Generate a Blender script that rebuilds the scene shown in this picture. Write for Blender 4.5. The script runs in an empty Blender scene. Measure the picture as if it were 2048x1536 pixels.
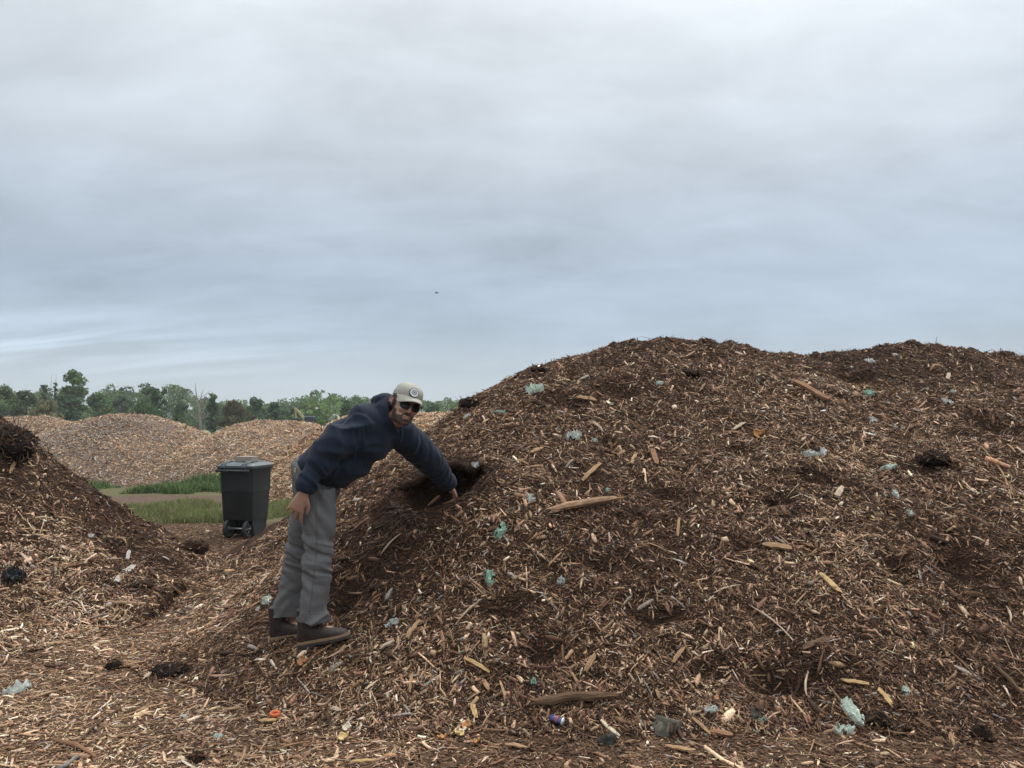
import bpy, bmesh, math
import numpy as np
from mathutils import Vector, Matrix

PI = math.pi
R = math.radians
rng = np.random.default_rng(11)
scene = bpy.context.scene
COL = scene.collection

# ------------------------------------------------------------------ camera
F_PX, CX, CY, HOR, EYE = 1540.0, 1024.0, 768.0, 838.0, 1.62
PITCH = math.atan((HOR - CY) / F_PX)
cp, sp = math.cos(PITCH), math.sin(PITCH)


def ray(px, py):
    u, v = (px - CX) / F_PX, (CY - py) / F_PX
    return np.array([u, cp - v * sp, sp + v * cp])


def P(px, py, Y):
    d = ray(px, py)
    return np.array([0, 0, EYE]) + d * (Y / d[1])


cam = bpy.data.objects.new('camera', bpy.data.cameras.new('camera'))
COL.objects.link(cam)
cam.location = (0, 0, EYE)
cam.rotation_euler = (PI / 2 + PITCH, 0, 0)
cam.data.sensor_width = 36
cam.data.lens = F_PX / 2048 * 36
cam.data.clip_start = 0.05
cam.data.clip_end = 6000
scene.camera = cam


# ------------------------------------------------------------------ helpers
def tag(o, label=None, cat=None, group=None, kind=None):
    if label:
        o['label'] = label
    if cat:
        o['category'] = cat
    if group:
        o['group'] = group
    if kind:
        o['kind'] = kind
    return o


def empty(name, loc=(0, 0, 0), label=None, cat=None, group=None):
    o = bpy.data.objects.new(name, None)
    o.empty_display_size = 0.1
    o.location = loc
    COL.objects.link(o)
    return tag(o, label, cat, group)


def link(name, me, mat, parent=None, keep=True):
    o = bpy.data.objects.new(name, me)
    COL.objects.link(o)
    if mat is not None:
        me.materials.clear()
        me.materials.append(mat)
    if parent is not None:
        o.parent = parent
        if keep:
            o.matrix_parent_inverse = Matrix.Translation(parent.location).inverted() if parent.rotation_euler[2] == 0 else parent.matrix_basis.inverted()
    return o


def np_mesh(name, V, loops, starts, totals, smooth=False, col=None):
    me = bpy.data.meshes.new(name)
    V = np.ascontiguousarray(V, dtype=np.float32)
    me.vertices.add(len(V))
    me.vertices.foreach_set('co', V.ravel())
    me.loops.add(len(loops))
    me.loops.foreach_set('vertex_index', np.ascontiguousarray(loops, dtype=np.int32))
    me.polygons.add(len(starts))
    me.polygons.foreach_set('loop_start', np.ascontiguousarray(starts, dtype=np.int32))
    try:
        me.polygons.foreach_set('loop_total', np.ascontiguousarray(totals, dtype=np.int32))
    except Exception:
        pass
    me.update(calc_edges=True)
    if smooth:
        me.polygons.foreach_set('use_smooth', np.ones(len(starts), dtype=bool))
    if col is not None:
        ca = me.color_attributes.new('col', 'FLOAT_COLOR', 'POINT')
        c4 = np.ones((len(V), 4), dtype=np.float32)
        c4[:, :3] = col
        ca.data.foreach_set('color', c4.ravel())
    me.validate()
    return me


def py_mesh(name, V, Fs, smooth=False):
    me = bpy.data.meshes.new(name)
    me.from_pydata([tuple(v) for v in V], [], Fs)
    me.update()
    if smooth:
        for p in me.polygons:
            p.use_smooth = True
    return me


class MB:
    """collects closed shapes into one mesh"""

    def __init__(self):
        self.V, self.F = [], []

    def add(self, V, Fs):
        o = len(self.V)
        self.V += [tuple(v) for v in V]
        self.F += [tuple(i + o for i in f) for f in Fs]
        return self

    def loft(self, rings, caps=True):
        n = len(rings[0])
        V, Fs = [], []
        for r in rings:
            V += [tuple(p) for p in r]
        for k in range(len(rings) - 1):
            for i in range(n):
                j = (i + 1) % n
                Fs.append((k * n + i, k * n + j, (k + 1) * n + j, (k + 1) * n + i))
        if caps:
            c0, c1 = len(V), len(V) + 1
            V.append(tuple(np.mean(np.array(rings[0]), 0)))
            V.append(tuple(np.mean(np.array(rings[-1]), 0)))
            m = (len(rings) - 1) * n
            for i in range(n):
                j = (i + 1) % n
                Fs.append((c0, j, i))
                Fs.append((c1, m + i, m + j))
        return self.add(V, Fs)

    def tube(self, pts, rad, n=12, flat=1.0, up=(0, 0, 1)):
        pts = [np.array(p, float) for p in pts]
        if np.isscalar(rad):
            rad = [rad] * len(pts)
        rings = []
        ref = np.array(up, float)
        for i, p in enumerate(pts):
            a = pts[max(i - 1, 0)]
            b = pts[min(i + 1, len(pts) - 1)]
            t = (b - a) / (np.linalg.norm(b - a) + 1e-9)
            if abs(t @ ref) > 0.97:
                ref = np.array([1.0, 0.1, 0.0])
            u = np.cross(t, ref)
            u /= np.linalg.norm(u)
            w = np.cross(u, t)
            ref = w
            rings.append([p + rad[i] * (math.cos(q) * u + flat * math.sin(q) * w)
                          for q in np.linspace(0, 2 * PI, n, endpoint=False)])
        return self.loft(rings)

    def box(self, c, s, M=None, bev=0.0):
        c = np.array(c, float)
        h = np.array(s, float) / 2
        if bev > 0:
            b = min(bev, h.min() * 0.9)
            bm = bmesh.new()
            bmesh.ops.create_cube(bm, size=1)
            for v in bm.verts:
                v.co = Vector((v.co.x * s[0], v.co.y * s[1], v.co.z * s[2]))
            bmesh.ops.bevel(bm, geom=list(bm.edges), offset=b, segments=2, affect='EDGES', profile=0.5)
            bm.verts.index_update()
            V = [np.array(v.co) for v in bm.verts]
            Fs = [tuple(v.index for v in f.verts) for f in bm.faces]
            bm.free()
        else:
            V = [np.array([x, y, z]) * h for x in (-1, 1) for y in (-1, 1) for z in (-1, 1)]
            Fs = [(0, 1, 3, 2), (4, 6, 7, 5), (0, 4, 5, 1), (2, 3, 7, 6), (0, 2, 6, 4), (1, 5, 7, 3)]
        if M is not None:
            V = [np.array(M) @ v for v in V]
        return self.add([v + c for v in V], Fs)

    def ellipsoid(self, c, ax, n=16, m=10):
        """ax: 3x3 rows = half axes vectors"""
        ax = np.array(ax, float)
        if ax.ndim == 1:
            ax = np.diag(ax)
        rings = []
        for k in range(1, m):
            ph = PI * k / m
            rings.append([np.array(c) + ax.T @ np.array([math.sin(ph) * math.cos(q), math.sin(ph) * math.sin(q), math.cos(ph)])
                          for q in np.linspace(0, 2 * PI, n, endpoint=False)])
        V, Fs = [], []
        V0 = np.array(c) + ax[2]
        V1 = np.array(c) - ax[2]
        for r in rings:
            V += r
        for k in range(len(rings) - 1):
            for i in range(n):
                j = (i + 1) % n
                Fs.append((k * n + i, (k + 1) * n + i, (k + 1) * n + j, k * n + j))
        V += [V0, V1]
        t, b = len(V) - 2, len(V) - 1
        l = (len(rings) - 1) * n
        for i in range(n):
            j = (i + 1) % n
            Fs.append((t, i, j))
            Fs.append((b, l + j, l + i))
        return self.add(V, Fs)

    def mesh(self, name, smooth=True):
        me = py_mesh(name, self.V, self.F, smooth)
        bm = bmesh.new()
        bm.from_mesh(me)
        bmesh.ops.recalc_face_normals(bm, faces=list(bm.faces))
        bm.to_mesh(me)
        bm.free()
        return me

    def build(self, name, mat, parent=None, smooth=True, remesh=None, relax=4, deform=None, keep=True):
        me = self.mesh(name, smooth)
        if remesh:
            me = voxel(me, remesh, relax)
            me.name = name
        if deform:
            n = len(me.vertices)
            co = np.empty(n * 3, np.float32)
            me.vertices.foreach_get('co', co)
            no = np.empty(n * 3, np.float32)
            me.vertices.foreach_get('normal', no)
            co = deform(co.reshape(-1, 3).astype(float), no.reshape(-1, 3).astype(float))
            me.vertices.foreach_set('co', np.ascontiguousarray(co, np.float32).ravel())
            me.update()
        if smooth:
            me.polygons.foreach_set('use_smooth', np.ones(len(me.polygons), dtype=bool))
        return link(name, me, mat, parent, keep)


def voxel(me, size, relax):
    tmp = bpy.data.objects.new('tmp', me)
    COL.objects.link(tmp)
    m = tmp.modifiers.new('r', 'REMESH')
    m.mode = 'VOXEL'
    m.voxel_size = size
    if relax:
        s = tmp.modifiers.new('s', 'SMOOTH')
        s.factor = 0.5
        s.iterations = relax
    dg = bpy.context.evaluated_depsgraph_get()
    dg.update()
    out = bpy.data.meshes.new_from_object(tmp.evaluated_get(dg))
    bpy.data.objects.remove(tmp)
    bpy.data.meshes.remove(me)
    return out


# value noise ---------------------------------------------------------------
def _hash(ix, iy, seed):
    h = (ix.astype(np.int64) * 374761393 + iy.astype(np.int64) * 668265263 + seed * 974634777) & 0xffffffff
    h = ((h ^ (h >> 13)) * 1274126177) & 0xffffffff
    h = h ^ (h >> 16)
    return (h & 0xffff) / 65535.0


def vnoise(x, y, seed=0):
    x = np.asarray(x, float)
    y = np.asarray(y, float)
    ix, iy = np.floor(x), np.floor(y)
    fx, fy = x - ix, y - iy
    fx = fx * fx * (3 - 2 * fx)
    fy = fy * fy * (3 - 2 * fy)
    a, b = _hash(ix, iy, seed), _hash(ix + 1, iy, seed)
    c, d = _hash(ix, iy + 1, seed), _hash(ix + 1, iy + 1, seed)
    return (a + (b - a) * fx) * (1 - fy) + (c + (d - c) * fx) * fy


def fbm(x, y, seed=0, oct=4, gain=0.5):
    s, a, t = 0, 1.0, 0
    for o in range(oct):
        s = s + a * vnoise(np.asarray(x) * 2 ** o + 13.7 * o, np.asarray(y) * 2 ** o - 7.1 * o, seed + o)
        t += a
        a *= gain
    return s / t


def noise3(p, freq, seed=0, oct=3):
    x, y, z = p[:, 0] * freq, p[:, 1] * freq, p[:, 2] * freq
    return (fbm(x + 0.31 * z, y + 0.7 * z, seed, oct) + fbm(y - 0.4 * x + 31, z + 0.5 * x, seed + 50, oct)
            + fbm(z + 0.3 * y - 17, x - 0.6 * y, seed + 90, oct)) / 3 - 0.5


def smoothstep(a, b, x):
    t = np.clip((np.asarray(x, float) - a) / (b - a), 0, 1)
    return t * t * (3 - 2 * t)


# ------------------------------------------------------------------ materials
def new_mat(name):
    m = bpy.data.materials.new(name)
    m.use_nodes = True
    nt = m.node_tree
    b = nt.nodes['Principled BSDF']
    return m, nt, b


def mat_plain(name, c, rough=0.6, metal=0.0, noise=0.12, scale=20, bump=0.0, bscale=200, spec=0.5, detail=4, sheen=0.0):
    m, nt, b = new_mat(name)
    tc = nt.nodes.new('ShaderNodeTexCoord')
    n = nt.nodes.new('ShaderNodeTexNoise')
    n.inputs['Scale'].default_value = scale
    n.inputs['Detail'].default_value = detail
    nt.links.new(tc.outputs['Object'], n.inputs['Vector'])
    mx = nt.nodes.new('ShaderNodeMix')
    mx.data_type = 'RGBA'
    mx.inputs[6].default_value = tuple(max(0, k * (1 - noise * 1.6)) for k in c) + (1,)
    mx.inputs[7].default_value = tuple(min(1, k * (1 + noise * 1.6)) for k in c) + (1,)
    nt.links.new(n.outputs['Fac'], mx.inputs[0])
    nt.links.new(mx.outputs[2], b.inputs['Base Color'])
    b.inputs['Roughness'].default_value = rough
    b.inputs['Metallic'].default_value = metal
    b.inputs['Specular IOR Level'].default_value = spec
    if sheen:
        b.inputs['Sheen Weight'].default_value = sheen
        b.inputs['Sheen Roughness'].default_value = 0.6
    if bump:
        n2 = nt.nodes.new('ShaderNodeTexNoise')
        n2.inputs['Scale'].default_value = bscale
        n2.inputs['Detail'].default_value = 3
        nt.links.new(tc.outputs['Object'], n2.inputs['Vector'])
        bp = nt.nodes.new('ShaderNodeBump')
        bp.inputs['Strength'].default_value = bump
        bp.inputs['Distance'].default_value = 0.01
        nt.links.new(n2.outputs['Fac'], bp.inputs['Height'])
        nt.links.new(bp.outputs['Normal'], b.inputs['Normal'])
    return m


def mat_attr(name, rough=0.85, grain=0.35, scale=90, trans=0.0, spec=0.25, bump=0.0):
    """colour comes from the per-piece attribute, broken up by grain"""
    m, nt, b = new_mat(name)
    at = nt.nodes.new('ShaderNodeAttribute')
    at.attribute_name = 'col'
    tc = nt.nodes.new('ShaderNodeTexCoord')
    n = nt.nodes.new('ShaderNodeTexNoise')
    n.inputs['Scale'].default_value = scale
    n.inputs['Detail'].default_value = 3
    nt.links.new(tc.outputs['Object'], n.inputs['Vector'])
    mr = nt.nodes.new('ShaderNodeMapRange')
    mr.inputs['From Min'].default_value = 0.3
    mr.inputs['From Max'].default_value = 0.7
    mr.inputs['To Min'].default_value = 1 - grain
    mr.inputs['To Max'].default_value = 1 + grain
    nt.links.new(n.outputs['Fac'], mr.inputs['Value'])
    mx = nt.nodes.new('ShaderNodeVectorMath')
    mx.operation = 'SCALE'
    nt.links.new(at.outputs['Color'], mx.inputs[0])
    nt.links.new(mr.outputs['Result'], mx.inputs['Scale'])
    nt.links.new(mx.outputs[0], b.inputs['Base Color'])
    b.inputs['Roughness'].default_value = rough
    b.inputs['Specular IOR Level'].default_value = spec
    if bump:
        bp = nt.nodes.new('ShaderNodeBump')
        bp.inputs['Strength'].default_value = bump
        bp.inputs['Distance'].default_value = 0.01
        nt.links.new(n.outputs['Fac'], bp.inputs['Height'])
        nt.links.new(bp.outputs['Normal'], b.inputs['Normal'])
    if trans:
        b.inputs['Subsurface Weight'].default_value = 0
        tr = nt.nodes.new('ShaderNodeBsdfTranslucent')
        nt.links.new(mx.outputs[0], tr.inputs['Color'])
        ms = nt.nodes.new('ShaderNodeMixShader')
        ms.inputs[0].default_value = trans
        out = nt.nodes['Material Output']
        nt.links.new(b.outputs[0], ms.inputs[1])
        nt.links.new(tr.outputs[0], ms.inputs[2])
        nt.links.new(ms.outputs[0], out.inputs['Surface'])
    return m


def mat_soil(name, dark, mid, light, scale=60):
    """fine compost: speckled dark fibres and crumbs"""
    m, nt, b = new_mat(name)
    tc = nt.nodes.new('ShaderNodeTexCoord')
    n1 = nt.nodes.new('ShaderNodeTexNoise')
    n1.inputs['Scale'].default_value = scale
    n1.inputs['Detail'].default_value = 8
    n1.inputs['Roughness'].default_value = 0.75
    n1.inputs['Distortion'].default_value = 0.6
    n2 = nt.nodes.new('ShaderNodeTexVoronoi')
    n2.inputs['Scale'].default_value = scale * 1.3
    for n in (n1, n2):
        nt.links.new(tc.outputs['Object'], n.inputs['Vector'])
    cr = nt.nodes.new('ShaderNodeValToRGB')
    e = cr.color_ramp.elements
    e[0].position, e[0].color = 0.34, dark + (1,)
    e[1].position, e[1].color = 0.72, light + (1,)
    x = e.new(0.52)
    x.color = mid + (1,)
    nt.links.new(n1.outputs['Fac'], cr.inputs['Fac'])
    mx = nt.nodes.new('ShaderNodeMix')
    mx.data_type = 'RGBA'
    mx.blend_type = 'MULTIPLY'
    mx.inputs[0].default_value = 0.6
    mr = nt.nodes.new('ShaderNodeMapRange')
    mr.inputs['From Max'].default_value = 0.5
    mr.inputs['To Min'].default_value = 1.2
    mr.inputs['To Max'].default_value = 0.45
    nt.links.new(n2.outputs['Distance'], mr.inputs['Value'])
    nt.links.new(cr.outputs['Color'], mx.inputs[6])
    nt.links.new(mr.outputs['Result'], mx.inputs[7])
    nt.links.new(mx.outputs[2], b.inputs['Base Color'])
    b.inputs['Roughness'].default_value = 0.95
    b.inputs['Specular IOR Level'].default_value = 0.15
    bp = nt.nodes.new('ShaderNodeBump')
    bp.inputs['Strength'].default_value = 0.9
    bp.inputs['Distance'].default_value = 0.02
    nt.links.new(n1.outputs['Fac'], bp.inputs['Height'])
    nt.links.new(bp.outputs['Normal'], b.inputs['Normal'])
    return m


M_CHIP = mat_attr('chip_wood', 0.85, 0.4, 120, spec=0.2)
M_LEAF = mat_attr('leaf', 0.7, 0.25, 3, trans=0.35)
M_GRASS = mat_attr('grass_blade', 0.7, 0.2, 8, trans=0.3)
M_SOIL = mat_soil('dark_compost', (0.018, 0.010, 0.0065), (0.064, 0.034, 0.020), (0.18, 0.100, 0.060), 80)
M_PALE = mat_soil('weathered_mulch', (0.08, 0.058, 0.043), (0.22, 0.16, 0.12), (0.40, 0.30, 0.23), 30)
M_GOLD = mat_soil('fresh_mulch', (0.07, 0.04, 0.02), (0.18, 0.105, 0.055), (0.33, 0.21, 0.12), 30)
M_BARK = mat_plain('bark', (0.09, 0.07, 0.055), 0.9, noise=0.3, scale=8)

# ------------------------------------------------------------------ terrain


def tps(ctrl):
    C = np.array(ctrl, float)
    n = len(C)
    d = np.linalg.norm(C[:, None, :2] - C[None, :, :2], axis=2)
    K = np.where(d > 0, d * d * np.log(np.maximum(d, 1e-9)), 0) + np.eye(n) * 0.004
    Pm = np.hstack([np.ones((n, 1)), C[:, :2]])
    A = np.zeros((n + 3, n + 3))
    A[:n, :n], A[:n, n:], A[n:, :n] = K, Pm, Pm.T
    w = np.linalg.solve(A, np.concatenate([C[:, 2], np.zeros(3)]))

    def f(x, y):
        x = np.asarray(x, float)
        s = w[n] + w[n + 1] * x + w[n + 2] * y
        for k in range(n):
            r2 = (x - C[k, 0]) ** 2 + (y - C[k, 1]) ** 2
            s = s + w[k] * 0.5 * r2 * np.log(np.maximum(r2, 1e-12))
        return s
    return f


def pts(lst):
    return [tuple(P(*q)) for q in lst]


main_ctrl = pts([
    # crest, seen against the sky
    (910, 826, 6.6), (960, 792, 6.7), (1060, 747, 6.9), (1130, 722, 7.0), (1200, 697, 7.1), (1300, 681, 7.2), (1400, 685, 7.3),
    (1480, 692, 7.4), (1560, 714, 7.5), (1640, 712, 7.7), (1720, 702, 7.8), (1800, 694, 7.8), (1870, 692, 7.8), (1940, 702, 7.8),
    (2048, 724, 7.8), (2300, 770, 7.8),
    # left flank running back towards the bin
    (800, 912, 7.0), (690, 985, 7.4), (589, 1030, 8.3), (540, 1060, 9.4),
    # left apron
    (560, 1200, 5.0), (590, 1105, 5.8), (690, 1150, 4.6), (640, 1060, 5.7),
    # face
    (800, 1200, 4.35), (800, 1300, 3.98), (800, 1400, 3.68), (800, 1040, 4.8), (905, 985, 4.75), (905, 900, 5.4), (905, 858, 6.0),
    (1000, 1000, 4.75), (1000, 900, 5.45), (1000, 1200, 4.2), (1000, 1350, 3.8), (1000, 1440, 3.6),
    (1300, 1440, 3.58), (1300, 1350, 3.8), (1300, 1200, 4.25), (1300, 1000, 5.0), (1300, 850, 5.9), (1300, 750, 6.5),
    (1700, 1440, 3.58), (1700, 1350, 3.8), (1700, 1200, 4.25), (1700, 1000, 5.0), (1700, 850, 5.9), (1700, 760, 6.7),
    (2048, 1450, 3.58), (2048, 1350, 3.8), (2048, 1200, 4.3), (2048, 1000, 5.05), (2048, 850, 6.0), (2048, 770, 6.9),
    (2500, 1440, 3.6), (2500, 1200, 4.35), (2500, 1000, 5.1), (2500, 850, 6.2),
]) + [(-2.35, 4.3, .2), (-2.45, 5.5, .19), (-2.85, 8, .10), (-3.2, 9.6, .05), (-1.7, 3.95, .2), (-1.0, 3.75, .21), (0, 3.3, .18), (2, 3.3, .18),
      (5, 3.3, .18), (-3.2, 5, .1), (-3.4, 7, .05), (-1, 3.3, .15),
      (-1.12, 4.15, .405), (-.9, 4.15, .47), (-1.37, 4.43, .37), (-1.1, 4.43, .48),
      (1.3, 9.0, 1.7), (4.3, 9.6, 1.7), (-.6, 9.0, .95), (1.3, 11, .3), (4.3, 11.5, .3), (-1, 11, .05), (-2.6, 11, -.1), (7, 8, 1.9), (7, 11, .2), (3, 9.4, 1.65)]
left_ctrl = pts([
    (0, 832, 7.4), (60, 880, 7.6), (130, 932, 8.0), (200, 990, 8.3), (260, 1032, 8.6), (310, 1062, 9.0),
    (0, 1150, 5.5), (0, 1290, 4.6), (100, 1000, 6.8), (0, 900, 6.6), (0, 1030, 6.05), (200, 1100, 6.6), (110, 1100, 6.1), (300, 1150, 6.2), (400, 1120, 7.6),
    (-200, 1150, 5.4), (-200, 900, 6.5), (-200, 780, 7.3), (150, 1230, 5.3), (300, 1230, 5.4),
]) + [(-6.5, 7.5, 2.1), (-8, 7, 2.2), (-6.5, 10, .5), (-5, 10.2, .05), (-4.0, 9.8, .03), (-9, 10, .8), (-8, 4.6, .3), (-5, 4.4, .2), (-2.8, 7.0, .05), (-3, 8.5, .0), (-2.6, 4.8, .1)]
f_main, f_left = tps(main_ctrl), tps(left_ctrl)


def g_base(x, y):
    x = np.asarray(x, float)
    y = np.asarray(y, float)
    z = 0.215 * (1 - smoothstep(4.5, 10.0, y))
    near = 1 - smoothstep(25, 60, np.hypot(x, y))
    z = z + near * (0.05 * (fbm(x * 0.7, y * 0.7, 3) - 0.5) + 0.03 * (fbm(x * 3, y * 3, 8) - 0.5))
    z = z + 0.35 * smoothstep(70, 300, y) * (fbm(x * 0.02, y * 0.02, 5) - 0.5)
    return z


HOLE = P(886, 955, 5.06)


def first_hit(px, py):
    d = ray(px, py)
    t = np.arange(3.0, 9.5, 0.02) / d[1]
    q = np.array([0, 0, EYE]) + t[:, None] * d
    i = int(np.argmax(f_main(q[:, 0], q[:, 1]) >= q[:, 2]))
    return q[i]


PITS = [(first_hit(px, py), rx, ry, dp) for px, py, rx, ry, dp in (
    (1918, 1128, .15, .12, .16), (1788, 1130, .08, .06, .13), (1645, 958, .16, .08, .10), (1335, 1238, .17, .05, .10), (1085, 1290, .10, .06, .08), (1560, 1372, .16, .06, .10),
    (1250, 770, .2, .12, .08), (1990, 850, .22, .12, .12), (1130, 800, .18, .1, .07), (1560, 1005, .10, .07, .08), (1420, 1345, .12, .05, .08), (760, 1130, .15, .1, .07), (1330, 985, .1, .05, .05),
    (1700, 745, .25, .12, .08), (690, 1200, .10, .06, .06), (1480, 1090, .12, .06, .06), (1180, 1130, .12, .05, .06), (1850, 930, .16, .08, .09), (1010, 1215, .12, .05, .06))]


def lumps(x, y, seed, a=1.0):
    big = fbm(x * 1.3, y * 1.3, seed, 2) - 0.5
    n = fbm(x * 4, y * 4, seed + 7, 3) - 0.5
    f = fbm(x * 14, y * 14, seed + 20, 2) - 0.5
    c = np.maximum(vnoise(x * 7, y * 7, seed + 33) - 0.72, 0) * 0.16
    return a * (0.09 * big + 0.10 * n + 0.045 * f + c)


def h_main(x, y, dug=True):
    z = f_main(x, y)
    edge = smoothstep(0.0, 0.25, z - g_base(x, y))
    feet = np.maximum(np.exp(-(((x + 1.0) / .22) ** 2 + ((y - 4.15) / .12) ** 2) ** 2), np.exp(-(((x + 1.23) / .24) ** 2 + ((y - 4.43) / .12) ** 2) ** 2))
    z = z + lumps(x, y, 40) * (0.25 + 0.75 * edge) * (1 - feet)
    for c, rx, ry, dp in PITS:
        z = z - dp * np.exp(-(((x - c[0]) / rx) ** 2 + ((y - c[1]) / ry) ** 2) ** 1.5)
    if not dug:
        return z
    d = ((x - HOLE[0]) / 0.26) ** 2 + ((y - HOLE[1]) / 0.28) ** 2
    k = np.exp(-d ** 3 * 1.0)
    z = z * (1 - k) + np.minimum(z, 0.96 + 0.05 * (fbm(x * 9, y * 9, 77) - .5)) * k
    return z


def h_left(x, y):
    z = f_left(x, y)
    edge = smoothstep(0.0, 0.25, z - g_base(x, y))
    return z + lumps(x, y, 140, 1.2) * (0.2 + 0.8 * edge)


def mound(cx, cy, z0, rx, ry, seed, p=1.8, a=0.8, flat=0.0):
    def f(x, y):
        dx = np.maximum(np.abs(np.asarray(x) - cx) - flat, 0) / rx
        dy = (np.asarray(y) - cy) / ry
        r = np.hypot(dx, dy) * (1 + 0.15 * (fbm(x * 0.5, y * 0.5, seed + 3, 2) - .5))
        z = z0 * (1.03 - r ** p)
        z = np.where(r > 1.35, -0.5, z)
        return z + lumps(x * 0.6, y * 0.6, seed, a) * 1.5
    return f


X0, X1, Y0, Y1, ST = -9.6, 7.6, 2.3, 12.0, 0.02
gx = np.arange(X0, X1 + ST / 2, ST)
gy = np.arange(Y0, Y1 + ST / 2, ST)
GX, GY = np.meshgrid(gx, gy)
Zg, Zm, Zl = g_base(GX, GY), h_main(GX, GY), h_left(GX, GY)
# the two piles only exist on their own side of the gap
Zm = np.where(GX < -3.35 - 0.25 * smoothstep(8, 11, GY), -1, Zm)
Zl = np.where(GX > -2.35 - 0.12 * (GY - 4), -1, Zl)
# the crust left overhanging the dug hole is the old surface, undercut
Zu = h_main(GX, GY, False)
CRUST = (np.abs(GX - HOLE[0]) < .42) & (GY > 5.09 + .07 * (fbm(GX * 9, GX * 0, 88, 3) - .5) + .55 * np.maximum(np.abs(GX - HOLE[0] - .02) - .18, 0)) & (GY < HOLE[1] + .5) & (Zu - Zm > .012)
ZT = np.maximum(np.maximum(Zg, np.where(CRUST, Zu, Zm)), Zl)
OWN = np.where(Zm >= np.maximum(Zg, Zl), 1, np.where(Zl >= Zg, 2, 0))


def bil(A, x, y):
    fx = np.clip((np.asarray(x) - X0) / ST, 0, len(gx) - 1.001)
    fy = np.clip((np.asarray(y) - Y0) / ST, 0, len(gy) - 1.001)
    i, j = fx.astype(int), fy.astype(int)
    u, v = fx - i, fy - j
    return (A[j, i] * (1 - u) + A[j, i + 1] * u) * (1 - v) + (A[j + 1, i] * (1 - u) + A[j + 1, i + 1] * u) * v


def surf_n(x, y, e=0.04):
    dzx = (bil(ZT, x + e, y) - bil(ZT, x - e, y)) / (2 * e)
    dzy = (bil(ZT, x, y + e) - bil(ZT, x, y - e)) / (2 * e)
    n = np.stack([-dzx, -dzy, np.ones_like(dzx)], -1)
    return n / np.linalg.norm(n, axis=-1, keepdims=True)


def at(px, py):
    """the point of the modelled terrain seen at a pixel of the photograph, and its normal"""
    d = ray(px, py)
    t = np.arange(2.6, 11.8, 0.008) / d[1]
    q = np.array([0, 0, EYE]) + t[:, None] * d
    h = bil(ZT, q[:, 0], q[:, 1])
    i = np.argmax(q[:, 2] <= h) if (q[:, 2] <= h).any() else -1
    p = q[i]
    n = surf_n(np.array([p[0]]), np.array([p[1]]), 0.06)[0]
    return np.array([p[0], p[1], h[i]]), n


def grid_mesh(name, Z, mask, mat, parent=None):
    ny, nx = Z.shape
    cell = mask[:-1, :-1] | mask[1:, :-1] | mask[:-1, 1:] | mask[1:, 1:]
    used = np.zeros_like(mask)
    used[:-1, :-1] |= cell
    used[1:, :-1] |= cell
    used[:-1, 1:] |= cell
    used[1:, 1:] |= cell
    idx = -np.ones(Z.shape, int)
    idx[used] = np.arange(used.sum())
    V = np.stack([GX[used], GY[used], Z[used]], 1)
    a, b, c, d = idx[:-1, :-1][cell], idx[:-1, 1:][cell], idx[1:, 1:][cell], idx[1:, :-1][cell]
    L = np.stack([a, b, c, d], 1).ravel()
    n = len(a)
    return link(name, np_mesh(name, V, L, np.arange(n) * 4, np.full(n, 4), True), mat, parent)


# ground sheet: fine near the camera, coarse to the horizon
def axis(lo, hi, a, b, st, far):
    mid = np.arange(a, b + st / 2, st)
    k = np.arange(1, 70)
    s = st * np.cumsum(1.16 ** k)
    left = a - s[s < a - lo][::-1]
    right = b + s[s < hi - b]
    return np.concatenate([[lo], left, mid, right, [hi]])


ax_ = axis(-1500, 1500, -9, 6, 0.06, 0)
ay_ = axis(-200, 1500, 2, 19, 0.06, 0)
AX, AY = np.meshgrid(ax_, ay_)
GZ = g_base(AX, AY)
ny, nx = AX.shape
ii = np.arange(nx * ny).reshape(ny, nx)
L = np.stack([ii[:-1, :-1].ravel(), ii[:-1, 1:].ravel(), ii[1:, 1:].ravel(), ii[1:, :-1].ravel()], 1)


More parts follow.
